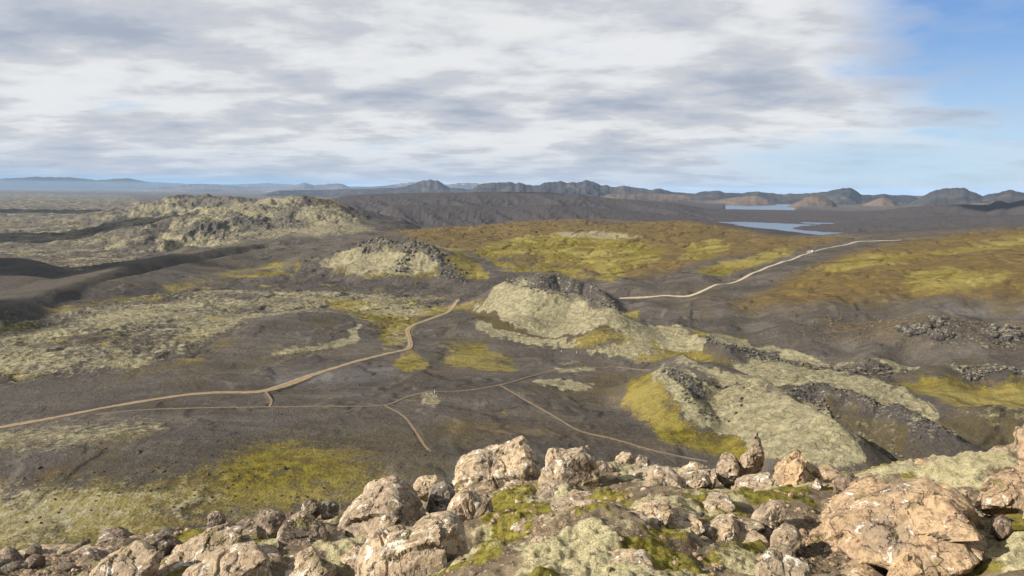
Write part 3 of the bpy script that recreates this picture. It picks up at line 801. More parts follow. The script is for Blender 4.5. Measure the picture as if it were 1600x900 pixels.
def finish(k, col, rough=0.9, bump=None, strength=0.5, dist=1.0, spec=0.2, metal=0.0):
    b = k.n('ShaderNodeBsdfPrincipled')
    k.put(b.inputs['Base Color'], col)
    k.put(b.inputs['Roughness'], rough)
    b.inputs['Specular IOR Level'].default_value = spec
    b.inputs['Metallic'].default_value = metal
    if bump is not None:
        bn = k.n('ShaderNodeBump')
        bn.inputs['Strength'].default_value = strength
        bn.inputs['Distance'].default_value = dist
        k.put(bn.inputs['Height'], bump)
        k.t.links.new(bn.outputs[0], b.inputs['Normal'])
    o = k.n('ShaderNodeOutputMaterial')
    k.t.links.new(b.outputs[0], o.inputs[0])
    return b


def ground_material():
    m, k = new_mat('volcanic_ground')
    P = k.n('ShaderNodeTexCoord').outputs['Object']
    c1 = k.n('ShaderNodeAttribute', attribute_name='cover_a')
    c2 = k.n('ShaderNodeAttribute', attribute_name='cover_b')
    c3 = k.n('ShaderNodeAttribute', attribute_name='cover_c')
    pale, yellow, rust = k.sep(c1.outputs['Vector'])
    dark, track, olive = k.sep(c2.outputs['Vector'])
    ash, rock, lava = k.sep(c3.outputs['Vector'])
    # streaks run along the wind and the slopes
    mp = k.n('ShaderNodeMapping')
    k.put(mp.inputs['Vector'], P)
    mp.inputs['Rotation'].default_value = (0, 0, R(-24))
    mp.inputs['Scale'].default_value = (0.35, 1.0, 1.0)
    Q = mp.outputs[0]
    nb = k.noise(Q, 0.022, 5, 0.6)
    nm = k.noise(Q, 0.16, 5, 0.68, 0.4)
    nf = k.noise(P, 0.85, 4, 0.7)
    nff = k.noise(P, 3.2, 3, 0.7)
    nn = k.m('ADD', k.m('MULTIPLY', nb, 0.28), k.m('ADD', k.m('MULTIPLY', nm, 0.36), k.m('MULTIPLY', nf, 0.36)))
    nb2 = k.noise(Q, 0.03, 5, 0.6, 0.6)
    nm2 = k.noise(P, 0.22, 6, 0.7)
    nn2 = k.m('ADD', k.m('MULTIPLY', nb2, 0.35), k.m('MULTIPLY', nm2, 0.65))

    def patch(w, n, amp=2.2, e=0.16):
        v = k.m('ADD', w, k.m('MULTIPLY', k.m('SUBTRACT', n, 0.5), amp))
        v = k.mapr(v, 0.5 - e, 0.5 + e)
        return k.m('MULTIPLY', v, k.mapr(w, 0.0, 0.16))
    grit = k.m('MULTIPLY', k.mapr(nff, 0.3, 0.7, 0.74, 1.28, False), k.mapr(nf, 0.3, 0.7, 0.82, 1.20, False))
    # purple grey gravel
    col = k.mix(k.mapr(nb2, 0.38, 0.62), (0.048, 0.042, 0.036), (0.092, 0.080, 0.067))
    col = k.mix(k.mapr(nm, 0.45, 0.6, 0, .8), col, (0.062, 0.051, 0.040))
    col = k.mix(k.mapr(nm2, 0.52, 0.68, 0, .6), col, (0.104, 0.091, 0.073))
    sprink = k.mapr(nff, 0.62, 0.72)
    col = k.mix(k.m('MULTIPLY', sprink, 0.35), col, (0.20, 0.165, 0.12))
    wl = k.noise(Q, .02, 6, .6, 1.2)
    wash = k.mapr(k.m('ABSOLUTE', k.m('SUBTRACT', wl, .5)), .0, .018, 1, 0)
    col = k.mix(k.m('MULTIPLY', wash, .22), col, (0.135, 0.110, 0.080))
    wd = k.noise(Q, .045, 6, .65, .8)
    col = k.mix(k.mapr(k.m('ABSOLUTE', k.m('SUBTRACT', wd, .52)), .0, .014, .35, 0), col, (0.034, 0.028, 0.024))
    col = k.mix(patch(ash, nb2, 1.0, .3), col, (0.125, 0.115, 0.115))
    col = k.mix(patch(dark, nb2, 0.7, .35), col, k.mix(nm, (0.030, 0.026, 0.027), (0.064, 0.055, 0.052)))
    col = k.mix(patch(rust, nn2, 1.5, .3), col, k.mix(k.mapr(nm, .3, .7), (0.130, 0.088, 0.024), (0.070, 0.050, 0.023)))
    col = k.mix(k.m('MULTIPLY', patch(olive, nn2, 1.2, .3), 0.85), col, k.mix(nm, (0.046, 0.034, 0.013), (0.090, 0.070, 0.024)))
    yl = k.mix(k.mapr(nm2, .38, .62), (0.062, 0.050, 0.011), (0.165, 0.135, 0.012))
    yl = k.mix(k.mapr(nb, .4, .62), yl, (0.190, 0.155, 0.045))
    yl = k.mix(k.m('MULTIPLY', k.mapr(nm, .50, .62), k.mapr(nf, .35, .6, .3, .9)), yl, (0.095, 0.066, 0.028))
    col = k.mix(patch(yellow, nn, 2.6, .16), col, yl)
    pl = k.mix(k.mapr(nm2, .35, .65), (0.150, 0.135, 0.080), (0.270, 0.240, 0.148))
    pl = k.mix(k.mapr(nf, .55, .8), pl, (0.11, 0.095, 0.05))
    vg = k.voro(k.vm('ADD', P, k.vm('SCALE', k.noise(P, .35, 4, .7, out='Color'), s=3.2)), 0.30)
    gap = k.m('MULTIPLY', k.mapr(vg, .45, .72), k.mapr(nb2, .42, .58))
    gap = k.m('MAXIMUM', gap, k.mapr(k.noise(Q, .55, 5, .75), .60, .68))
    pl = k.mix(k.m('MULTIPLY', gap, k.mapr(nm2, .40, .56, .1, .6)), pl, (0.100, 0.080, 0.042))
    col = k.mix(patch(pale, k.m('ADD', k.m('MULTIPLY', nm2, .6), k.m('MULTIPLY', nf, .4)), 1.6, .16), col, pl)
    # bare black rock in pits and on crags
    geo = k.n('ShaderNodeNewGeometry')
    up = k.sep(geo.outputs['Normal'])[2]
    rk = k.mix(k.mapr(nf, .35, .65), (0.030, 0.027, 0.026), (0.085, 0.075, 0.066))
    rk = k.mix(k.mapr(nm2, .54, .62), rk, (0.20, 0.18, 0.12))
    col = k.mix(k.m('MULTIPLY', patch(rock, nn2, 1.0, .2), k.mapr(up, 0.97, 0.86, 0.55, 1.0)), col, rk)
    crev = k.m('MULTIPLY', k.mapr(k.m('ADD', nn2, k.m('MULTIPLY', nf, .5)), 0.68, 0.60), k.mapr(lava, .2, .8, 0, .8))
    col = k.mix(crev, col, (0.040, 0.034, 0.028))
    col = k.mix(k.mapr(track, 0.25, 0.6, 0, .7), col, k.mix(nm, (0.24, 0.165, 0.085), (0.34, 0.245, 0.135)))
    col = k.mix(1.0, col, k.comb(grit, grit, grit), 'MULTIPLY')
    hgt = k.m('ADD', k.m('MULTIPLY', nf, 0.6), k.m('ADD', k.m('MULTIPLY', nff, 0.22), k.m('MULTIPLY', nm2, 1.5)))
    hgt = k.m('SUBTRACT', hgt, k.m('MULTIPLY', gap, k.m('MULTIPLY', pale, .45)))
    hgt = k.m('ADD', hgt, k.m('MULTIPLY', k.noise(Q, .009, 6, .62, .5), k.m('MULTIPLY', dark, 9.0)))
    finish(k, col, 0.95, hgt, 0.85, 2.0, 0.1)
    return m


def mountain_material():
    m, k = new_mat('far_mountain')
    P = k.n('ShaderNodeTexCoord').outputs['Object']
    n1 = k.noise(P, 0.0012, 6, 0.65, 0.5)
    n2 = k.noise(P, 0.006, 6, 0.7, 0.6)
    geo = k.n('ShaderNodeNewGeometry')
    up = k.sep(geo.outputs['Normal'])[2]
    col = k.mix(k.mapr(n1, .35, .65), (0.022, 0.022, 0.026), (0.055, 0.047, 0.043))
    col = k.mix(k.mapr(n2, .54, .64, 0, .6), col, (0.115, 0.092, 0.066))
    col = k.mix(k.mapr(up, .93, .80, 0, .6), col, (0.035, 0.03, 0.03))
    finish(k, col, 0.95, n2, .8, 25.0, 0.05)
    return m


def snow_mountain_material():
    m, k = new_mat('snow_streaked_mountain')
    P = k.n('ShaderNodeTexCoord').outputs['Object']
    n1 = k.noise(P, 0.0006, 6, 0.7, 0.5)
    n2 = k.noise(P, 0.0025, 5, 0.7, 0.8)
    col = k.mix(k.mapr(n1, .4, .6), (0.06, 0.06, 0.07), (0.11, 0.10, 0.10))
    col = k.mix(k.mapr(n2, .60, .66, 0, .45), col, (0.7, 0.74, 0.8))
    finish(k, col, 0.95, n2, .8, 60.0, 0.05)
    return m


M_GROUND = ground_material()
M_MOUNT = mountain_material()
M_BROWN = mountain_material()
for n_ in M_BROWN.node_tree.nodes:
    if n_.type == 'MIX' and not n_.inputs[6].is_linked:
        n_.inputs[6].default_value = (0.060, 0.045, 0.036, 1); n_.inputs[7].default_value = (0.125, 0.092, 0.068, 1)
M_SNOW = snow_mountain_material()


def tag(o, label=None, cat=None, group=None, kind=None):
    if label: o['label'] = label
    if cat: o['category'] = cat
    if group: o['group'] = group
    if kind: o['kind'] = kind
    return o


def mesh_np(name, co, faces, mat, smooth_=True, parent=None):
    """one mesh object out of arrays; faces are all quads or all triangles"""
    me = bpy.data.meshes.new(name)
    co = np.ascontiguousarray(co, np.float32); faces = np.ascontiguousarray(faces, np.int32)
    nf, k = faces.shape
    me.vertices.add(len(co)); me.vertices.foreach_set('co', co.ravel())
    me.loops.add(nf * k); me.loops.foreach_set('vertex_index', faces.ravel())
    me.polygons.add(nf); me.polygons.foreach_set('loop_start', np.arange(0, nf * k, k, dtype=np.int32))
    me.polygons.foreach_set('use_smooth', np.full(nf, smooth_))
    me.update(calc_edges=True)
    if mat: me.materials.append(mat)
    o = bpy.data.objects.new(name, me)
    S.collection.objects.link(o)
    if parent: o.parent = parent
    return o


def set_cover(me, A, B, C):
    for nm, v in (('cover_a', A), ('cover_b', B), ('cover_c', C)):
        at_ = me.attributes.new(nm, 'FLOAT_VECTOR', 'POINT')
        at_.data.foreach_set('vector', np.ascontiguousarray(v, np.float32).ravel())


# vertex normals of the whole sheet, so that neighbouring stretches of land meet without a crease
G3 = np.stack([GX, GY, GZ], 1).reshape(NR, NA, 3)
_dr = np.gradient(G3, axis=0); _da = np.gradient(G3, axis=1)
GN = np.cross(_da, _dr); GN /= np.linalg.norm(GN, axis=2, keepdims=True)
GN = np.where(GN[..., 2:3] < 0, -GN, GN).reshape(-1, 3)
G3 = G3.reshape(-1, 3)
_i0 = (np.arange(NR - 1)[:, None] * NA + np.arange(NA - 1)[None, :]).ravel()
GF = np.stack([_i0, _i0 + 1, _i0 + NA + 1, _i0 + NA], 1)
fcx = G3[GF].mean(1)
FU, FV = metric(fcx[:, 0], fcx[:, 1])
owner = np.zeros(len(GF), int)
for i, (nm, lb, pts) in reversed(list(enumerate(REGIONS))):
    ll = [metric(*p) for p in HITS[tuple(pts)]]
    owner[inside(FU, FV, ll)] = 100 + i
far_id = GID[GF[:, 0]]
owner = np.where((far_id > 0), far_id, owner)
_ = None
C_A = np.stack([GCOV['pale'], GCOV['yellow'], GCOV['rust']], 1)
C_B = np.stack([GCOV['dark'], GCOV['track'], GCOV['olive']], 1)
C_C = np.stack([GCOV['ash'], GCOV['rock'], GCOV['lava']], 1)
MOUNT_LABELS = [
    ('mountain', 'low faint line of blue hills far beyond the lakes'),
    ('mountain', 'faint blue mountain chain at the far edge of the lava plain'),
    ('mountain', 'blue mountains with snow patches behind the far lava plain'),
    ('mountain', 'dark blue rounded peak standing alone on the horizon'),
    ('mountain', 'long jagged dark mountain ridge behind the black sand hills'),
    ('mountain', 'blue mountain ridge with a flat topped summit behind the brown pyramid peak'),
    ('mountain', 'pair of broad grey mountains at the end of the horizon beyond the lakes'),
    ('hills', 'low brown rolling hills above the small far lake'),
    ('hills', 'small tawny hill between the brown pyramid peak and the broad grey mountains'),
    ('mountain', 'brown pyramid shaped peak with a steep craggy side'),
    ('hills', 'small brown foothill at the foot of the pyramid peak'),
    ('hills', 'long black sand hills cut by gullies behind the lake'),
    ('hills', 'dark sandy slope coming down to the end of the long lake'),
    ('hills', 'dark gullied terrace in front of the black sand hills'),
]
for oid in np.unique(owner):
    F = GF[owner == oid]
    used, inv = np.unique(F, return_inverse=True)
    if oid == 0:
        nm, lb, cat = 'ground', 'dark purple grey volcanic gravel plain with patches of yellow green moss', 'ground'
    elif oid < 100:
        nm, lb = MOUNT_LABELS[oid - 1]; cat = nm
    else:
        nm, lb = REGIONS[oid - 100][:2]; cat = nm.replace('_', ' ')
    mat = M_GROUND if (oid == 0 or oid >= 100 or oid in (12, 13, 14)) else (M_SNOW if oid == 3 else M_BROWN if oid in (8, 9, 10, 11) else M_MOUNT)
    o = mesh_np(nm, G3[used], inv.reshape(F.shape), mat)
    o.data.normals_split_custom_set_from_vertices(GN[used].astype(np.float32))
    set_cover(o.data, C_A[used], C_B[used], C_C[used])
    tag(o, lb, cat, kind='structure')


# ------------------------------------------------------------------ lakes, tracks, haze
def water_material():
    m, k = new_mat('lake_water')
    P = k.n('ShaderNodeTexCoord').outputs['Object']
    n = k.noise(P, 0.12, 3, 0.6)
    b = finish(k, (0.035, 0.075, 0.14), 0.30, n, 0.25, 0.6, 0.3)
    return m


M_WATER = water_material()


def sheet(name, az0, az1, r0, r1, z, mat):
    a = np.linspace(az0, az1, 24)
    co = np.concatenate([np.stack([np.sin(a) * r0, np.cos(a) * r0, a * 0 + z], 1), np.stack([np.sin(a) * r1, np.cos(a) * r1, a * 0 + z], 1)])
    i = np.arange(23)
    return mesh_np(name, co, np.stack([i, i + 1, i + 25, i + 24], 1), mat)


tag(sheet('lake', 0.16, 0.80, 1450, 4200, LAKE_Z, M_WATER), 'long calm blue lake between the rust brown hill and the black sand hills', 'lake', kind='structure')
tag(sheet('lake', 0.16, 0.60, 4200.5, 7600, LAKE_Z, M_WATER), 'small pale lake far off at the foot of the brown rolling hills', 'lake', kind='structure')

_si = GZ.reshape(NR, NA)


def land_z(x, y):
    """height of the finished land sheet"""
    r = np.hypot(x, y); a = np.arctan2(x, y)
    i = np.clip(np.searchsorted(RW, r) - 1, 0, NR - 2)
    u = (a - AZ[0]) / (AZ[1] - AZ[0])
    j = np.clip(u.astype(int), 0, NA - 2)
    fu = np.clip(u - j, 0, 1); fv = np.clip((r - RW[i]) / (RW[i + 1] - RW[i]), 0, 1)
    return (_si[i, j] * (1 - fu) + _si[i, j + 1] * fu) * (1 - fv) + (_si[i + 1, j] * (1 - fu) + _si[i + 1, j + 1] * fu) * fv


def track_material(name, c0, c1, c2):
    m, k = new_mat(name)
    P = k.n('ShaderNodeTexCoord').outputs['Object']
    n = k.noise(P, 0.25, 4, 0.65)
    f = k.noise(P, 1.8, 3, 0.7)
    col = k.mix(k.mapr(n, .35, .65), c0, c1)
    col = k.mix(k.mapr(f, .52, .7, 0, .6), col, c2)
    # wheel ruts are worn pale, the crown and the verges are strewn with dark gravel
    ac = k.m('ABSOLUTE', k.n('ShaderNodeAttribute', attribute_name='across').outputs['Fac'])
    w_ = k.m('ADD', ac, k.m('MULTIPLY', k.m('SUBTRACT', n, .5), .9))
    crown = k.m('MULTIPLY', k.mapr(w_, .30, .12), .55)
    verge = k.mapr(w_, .50, .95)
    col = k.mix(k.m('MAXIMUM', crown, verge), col, k.mix(f, (0.055, 0.045, 0.038), (0.12, 0.098, 0.08)))
    finish(k, col, 0.95, f, .4, .2, 0.1)
    return m


M_MAIN = track_material('ochre_track', (0.27, 0.195, 0.10), (0.19, 0.145, 0.085), (0.12, 0.095, 0.065))
M_FOOT = track_material('trodden_path', (0.20, 0.145, 0.080), (0.14, 0.105, 0.062), (0.095, 0.075, 0.052))
M_ROAD = track_material('pale_gravel', (0.36, 0.31, 0.22), (0.30, 0.25, 0.17), (0.24, 0.20, 0.14))
TL = {
    0: ('gravel_road', 'ochre gravel track that bends past the olive moss patch and runs off to the lower left', 'road'),
    1: ('path', 'long narrow footpath crossing the dark gravel to the eastern crater', 'path'),
    2: ('path', 'narrow footpath branching down towards the summit', 'path'),
    3: ('path', 'orange footpath curving down across the rusty gravel', 'path'),
    4: ('path', 'very short footpath joining the ochre track and the long footpath', 'path'),
    5: ('gravel_road', 'pale gravel road climbing past the yellow green hill with a vehicle on it', 'road'),
}
for i, (hw, kind, line) in enumerate(TRK):
    P = np.array(line)
    # resample evenly
    seg = np.hypot(*np.diff(P, axis=0).T); s_ = np.concatenate([[0], np.cumsum(seg)])
    keep = np.concatenate([[True], seg > 1e-6]); P = P[keep]; s_ = s_[keep]
    t = np.arange(0, s_[-1], 2.0)
    x = np.interp(t, s_, P[:, 0]); y = np.interp(t, s_, P[:, 1])
    dx = np.gradient(x); dy = np.gradient(y); L = np.hypot(dx, dy)
    nx, ny = -dy / L, dx / L
    wv = hw * 1.25 * (1 + 0.30 * fbm(t / 18, t * 0 + i * 7, 3, 5))
    if kind == 'main':      # the track widens into a lay-by
        mid = on(425, 607, 3)
        wv = wv + 3.2 * np.exp(-(np.hypot(x - mid[0], y - mid[1]) / 28) ** 2)
    offs = np.array([-1.15, -1.0, -0.6, -0.35, 0, 0.35, 0.6, 1.0, 1.15])
    if kind == 'foot':
        lift = np.array([-0.9, 0.10, 0.09, 0.08, 0.07, 0.08, 0.09, 0.10, -0.9]) + 0.06
    else:
        lift = np.array([-1.0, 0.06, 0.02, 0.08, 0.12, 0.08, 0.02, 0.06, -1.0]) + 0.09
    V = []
    for o_, l_ in zip(offs, lift):
        rag = 1 + (0.12 * fbm(t / 5, t * 0 + o_ * 9, 3, 17) if abs(o_) > .9 else 0)
        X_ = x + nx * o_ * wv * rag; Y_ = y + ny * o_ * wv * rag
        V.append(np.stack([X_, Y_, land_z(X_, Y_) + l_], 1))
    V = np.stack(V, 1); n_, m_ = V.shape[:2]
    ii = (np.arange(n_ - 1)[:, None] * m_ + np.arange(m_ - 1)[None]).ravel()
    F = np.stack([ii, ii + 1, ii + m_ + 1, ii + m_], 1)
    nm, lb, ct = TL[i]
    ro = mesh_np(nm, V.reshape(-1, 3), F, {'main': M_MAIN, 'foot': M_FOOT, 'road': M_ROAD}[kind])
    ro.data.attributes.new('across', 'FLOAT', 'POINT').data.foreach_set('value', np.tile(offs, n_).astype(np.float32))
    tag(ro, lb, ct, kind='structure')

# air: pale blue haze that the far ranges fade into
HAZE_TOP = CZ + 190
hz = bpy.data.meshes.new('haze')
b_ = bmesh.new()
bmesh.ops.create_cube(b_, size=1.0)
for v in b_.verts:
    v.co = Vector((v.co.x * 96000, v.co.y * 56000 + 22000, -60 + (v.co.z + 0.5) * (HAZE_TOP + 60)))
b_.to_mesh(hz); b_.free()
hm, k = new_mat('thin_blue_air')
pv = k.n('ShaderNodeVolumePrincipled')
pv.inputs['Color'].default_value = (0.45, 0.68, 1.0, 1)
pv.inputs['Density'].default_value = 1.6e-5
pv.inputs['Anisotropy'].default_value = 0.0
k.t.links.new(pv.outputs[0], k.n('ShaderNodeOutputMaterial').inputs['Volume'])
hz.materials.append(hm)
ho = bpy.data.objects.new('haze', hz)
S.collection.objects.link(ho)
tag(ho, 'thin blue haze that veils the far mountains', 'haze', kind='stuff')


# ------------------------------------------------------------------ the summit ground at our feet
NR2 = []
r_ = 1.6
while r_ < 44:
    NR2.append(r_)
    r_ += 0.0085 * r_ * (1 if r_ < 5 else 1) * (0.45 + 0.10 * r_ / 5) if r_ < 14.5 else r_ * 0.02
NR2 = np.array(NR2)
NA2 = 820
AZ2 = np.linspace(R(-50), R(50), NA2)


# big soft forms of the near ground: (pixel x, pixel y, distance, radius, height)
BUMPS = [(1470, 735, 11.0, 1.1, .24), (1560, 730, 11.0, 1.0, .20), (1400, 750, 10.0, .8, .10), (900, 870, 6.0, .55, .16), (985, 858, 6.1, .5, .10),
         (1020, 800, 7.8, .8, .14), (1130, 790, 8.0, .8, .12), (1230, 775, 8.5, .7, .12), (520, 850, 7.4, .8, .14), (760, 800, 8.0, .4, -.15),
         (775, 860, 6.4, .35, -.35), (960, 770, 8.8, .5, -.10), (1250, 850, 6.4, .7, -.12), (1600, 870, 6.0, .5, .08), (1500, 850, 6.4, .7, -.16),
         (350, 870, 7.2, .9, .12), (120, 890, 7.2, .8, -.06), (700, 735, 11, .8, .12), (1300, 760, 9.5, .7, .08), (620, 780, 9.5, .8, .10)]
BUMP_W = [(at(px, py, d)[0], at(px, py, d)[1], rad, h) for px, py, d, rad, h in BUMPS]


def near_z(X, Y):
    r = np.hypot(X, Y); az = np.arctan2(X, Y)
    drop = CZ - 1.7 - top_edge(az)
    t = r / 13.0
    z = CZ - 1.7 - drop * np.minimum(t, 1.0) ** 1.12
    z = z - 0.66 * np.maximum(r - 13.0, 0)
    # rounded shoulder where the slope breaks
    z = z - 0.10 * np.exp(-((r - 13) / 0.8) ** 2)
    for bx, by, rad, h in BUMP_W:
        z = z + h * np.exp(-((X - bx) ** 2 + (Y - by) ** 2) / rad ** 2)
    amp = smooth(2.0, 5.0, r)
    return z + amp * 0.16 * fbm(X / 1.9, Y / 1.9, 3, 201)


def near_fine(X, Y, mo, gr):
    n = 0.09 * ridged(X / .8, Y / .7, 4, 205, .6) + 0.05 * fbm(X / 0.55, Y / 0.55, 3, 211) + 0.022 * ridged(X / 0.22, Y / 0.16, 3, 221)
    # wind combed moss: soft rolls
    a = math.radians(35)
    fx = X * math.cos(a) + Y * math.sin(a); fy = -X * math.sin(a) + Y * math.cos(a)
    m = 0.085 * ridged(fx / 0.95, fy / 0.42 + 0.4 * fbm(X, Y, 2, 7), 3, 231, 0.5) + 0.02 * ridged(X / 0.09, Y / 0.09, 2, 241)
    g = 0.05 * np.clip(ridged(X / 0.16, Y / 0.16, 3, 251, 0.6) - .4, 0, 1)
    return n + m * mo + g * gr


def near_hit(px, py):
    az, s = ray(px, py)
    r = np.linspace(1.8, 13.4, 600)
    g = CZ + s * r - near_z(np.sin(az) * r, np.cos(az) * r)
    i = int(np.argmax(g < 0)) if (g < 0).any() else 599
    rr = r[max(i, 1)]
    return np.array([math.sin(az) * rr, math.cos(az) * rr])


NEAR = [
    # woolly grey moss ('wool'), bright moss ('green'), brown earth and stone chips ('earth')
    ('wool', 1.0, [(830, 905), (840, 860), (880, 842), (930, 838), (955, 850), (965, 905)]),
    ('wool', .8, [(940, 805), (1000, 790), (1080, 795), (1120, 810), (1090, 830), (1010, 820)]),
    ('wool', .9, [(1360, 765), (1400, 735), (1460, 702), (1500, 692), (1540, 700), (1580, 725), (1600, 745), (1500, 748), (1420, 745)]),
    ('wool', .8, [(500, 880), (520, 850), (560, 825), (570, 850), (540, 905), (480, 910)]),
    ('wool', .6, [(400, 850), (430, 840), (540, 810), (530, 830), (450, 880)]),
    ('wool', .9, [(1520, 905), (1560, 860), (1620, 845), (1640, 910)]),
    ('wool', .7, [(960, 740), (1010, 728), (1060, 735), (1000, 752), (945, 758)]),
    ('green', .9, [(760, 790), (800, 765), (840, 770), (835, 830), (790, 880), (740, 900), (740, 850)]),
    ('green', .8, [(1000, 840), (1060, 825), (1090, 840), (1080, 870), (1020, 860)]),
    ('green', .9, [(1100, 905), (1110, 870), (1160, 855), (1210, 850), (1200, 880), (1160, 905)]),
    ('green', .9, [(1130, 785), (1180, 765), (1230, 760), (1280, 770), (1250, 790), (1180, 795)]),
    ('green', .7, [(930, 775), (985, 770), (990, 800), (950, 815), (900, 830), (880, 825)]),
    ('green', .8, [(280, 880), (350, 850), (430, 835), (430, 860), (340, 895)]),
    ('green', .7, [(1290, 740), (1380, 730), (1460, 722), (1400, 752), (1310, 752)]),
    ('green', .7, [(1530, 830), (1620, 800), (1640, 850), (1560, 870)]),
    ('earth', .8, [(1200, 840), (1260, 800), (1320, 840), (1400, 870), (1440, 905), (1260, 905), (1200, 870)]),
    ('earth', .9, [(-200, 905), (-200, 860), (0, 850), (200, 815), (320, 800), (520, 790), (500, 830), (300, 830), (200, 870), (130, 905)]),
    ('earth', .5, [(790, 830), (860, 810), (930, 815), (880, 850), (820, 860), (780, 850)]),
    ('earth', .5, [(1490, 770), (1560, 780), (1560, 860), (1500, 830)]),
    ('earth', .4, [(700, 745), (850, 735), (850, 790), (790, 790)]),
]
NC = {'wool': [], 'green': [], 'earth': []}
for c, w, pts in NEAR:
    NC[c].append((w, [tuple(near_hit(px, min(py, 985))) for px, py in pts]))


def near_cover(X, Y):
    xw = X + 0.16 * fbm(X / .5, Y / .5, 3, 301); yw = Y + 0.16 * fbm(X / .5 + 9, Y / .5, 3, 302)
    out = {}
    for c, L in NC.items():
        acc = np.zeros(X.shape)
        for w, P in L:
            Pn = np.array(P)
            m = (xw > Pn[:, 0].min() - .5) & (xw < Pn[:, 0].max() + .5) & (yw > Pn[:, 1].min() - .5) & (yw < Pn[:, 1].max() + .5)
            if not m.any():
                continue
            d = dist_poly(xw[m], yw[m], P, True)[0]
            s = np.where(inside(xw[m], yw[m], P), d, -d)
            acc[m] = np.maximum(acc[m], w * smooth(-.14, .16, s))
        out[c] = acc
    base = 0.42 * (1 - np.clip(out['earth'], 0, 1))
    out['wool'] = np.maximum(out['wool'], base * smooth(-.1, .3, fbm(X / 1.2, Y / 1.2, 3, 311)) * 1.6)
    out['green'] = np.maximum(out['green'], base * 1.2 * smooth(0, .3, fbm(X / .9, Y / .9, 3, 312)) * 1.6)
    return out


a2, r2 = np.meshgrid(AZ2, NR2)
NX = (np.sin(a2) * r2).ravel(); NY = (np.cos(a2) * r2).ravel()
NCV = near_cover(NX, NY)
NZ = near_z(NX, NY) + near_fine(NX, NY, np.clip(NCV['wool'] + .6 * NCV['green'], 0, 1), NCV['earth']) * smooth(1.6, 3, r2.ravel()) * smooth(44, 20, r2.ravel())
NZ[-NA2:] -= 8
_j0 = (np.arange(len(NR2) - 1)[:, None] * NA2 + np.arange(NA2 - 1)[None, :]).ravel()


def summit_material():
    m, k = new_mat('summit_ground')
    P = k.n('ShaderNodeTexCoord').outputs['Object']
    c = k.n('ShaderNodeAttribute', attribute_name='cover_a').outputs['Vector']
    wool, green, earth = k.sep(c)
    n1 = k.noise(P, 2.2, 6, 0.65)
    n2 = k.noise(P, 11, 5, 0.7)
    n3 = k.noise(P, 55, 3, 0.75)
    v = k.voro(P, 26)
    vc = k.voro(P, 26, out='Color')
    nn = k.m('ADD', k.m('MULTIPLY', n1, .45), k.m('MULTIPLY', n2, .55))

    def patch(w, amp=1.8, e=.16, n=nn):
        x = k.m('ADD', w, k.m('MULTIPLY', k.m('SUBTRACT', n, .5), amp))
        return k.m('MULTIPLY', k.mapr(x, .5 - e, .5 + e), k.mapr(w, 0, .12))
    soil = k.mix(k.mapr(n1, .35, .65), (0.085, 0.064, 0.042), (0.17, 0.135, 0.088))
    chips = k.mix(k.sep(vc)[0], (0.10, 0.070, 0.045), (0.36, 0.245, 0.145))
    col = k.mix(k.mapr(v, .30, .18, 0, .8), soil, chips)
    col = k.mix(k.mapr(n3, .35, .25, 0, .6), col, (0.05, 0.035, 0.025))
    gr = k.mix(k.mapr(n2, .35, .65), (0.062, 0.050, 0.010), (0.175, 0.150, 0.025))
    gr = k.mix(k.mapr(n3, .45, .75, 0, .6), gr, (0.25, 0.225, 0.075))
    col = k.mix(patch(green), col, gr)
    wl = k.mix(k.mapr(n2, .3, .7), (0.150, 0.132, 0.060), (0.330, 0.290, 0.165))
    wl = k.mix(k.mapr(n3, .4, .75), wl, (0.46, 0.41, 0.27))
    wl = k.mix(k.mapr(n1, .56, .72, 0, .55), wl, (0.16, 0.135, 0.035))
    col = k.mix(patch(wool), col, wl)
    h = k.m('ADD', k.m('MULTIPLY', n2, .7), k.m('MULTIPLY', n3, .55))
    h = k.m('SUBTRACT', h, k.m('MULTIPLY', v, k.m('MULTIPLY', earth, .9)))
    finish(k, col, 0.95, h, .75, .06, 0.1)
    return m


M_SUMMIT = summit_material()
og = mesh_np('summit_ground', np.stack([NX, NY, NZ], 1), np.stack([_j0, _j0 + 1, _j0 + NA2 + 1, _j0 + NA2], 1), M_SUMMIT)
at__ = og.data.attributes.new('cover_a', 'FLOAT_VECTOR', 'POINT')
at__.data.foreach_set('vector', np.ascontiguousarray(np.stack([NCV['wool'], NCV['green'], NCV['earth']], 1), np.float32).ravel())
tag(og, 'stony summit ground with pale woolly moss and brown earth between the boulders', 'ground', kind='structure')


# ------------------------------------------------------------------ rocks
def ico(n):
    b = bmesh.new()
    bmesh.ops.create_icosphere(b, subdivisions=n, radius=1.0)
    b.verts.ensure_lookup_table()
    v = np.array([x.co[:] for x in b.verts]); f = np.array([[q.index for q in x.verts] for x in b.faces])
    b.free()
    return v / np.linalg.norm(v, axis=1, keepdims=True), f


ICO = {n: ico(n) for n in (1, 2, 3, 4, 5, 6)}


def p3(P, s, octv, seed, fn=fbm, gain=.55):
    x, y, z = P[:, 0] / s, P[:, 1] / s, P[:, 2] / s
    return (fn(x + .31 * z, y + seed * 3.1, octv, seed, gain) + fn(y + .27 * x, z + seed * 1.7, octv, seed + 5, gain) + fn(z + .23 * y, x - seed, octv, seed + 9, gain)) / 1.7


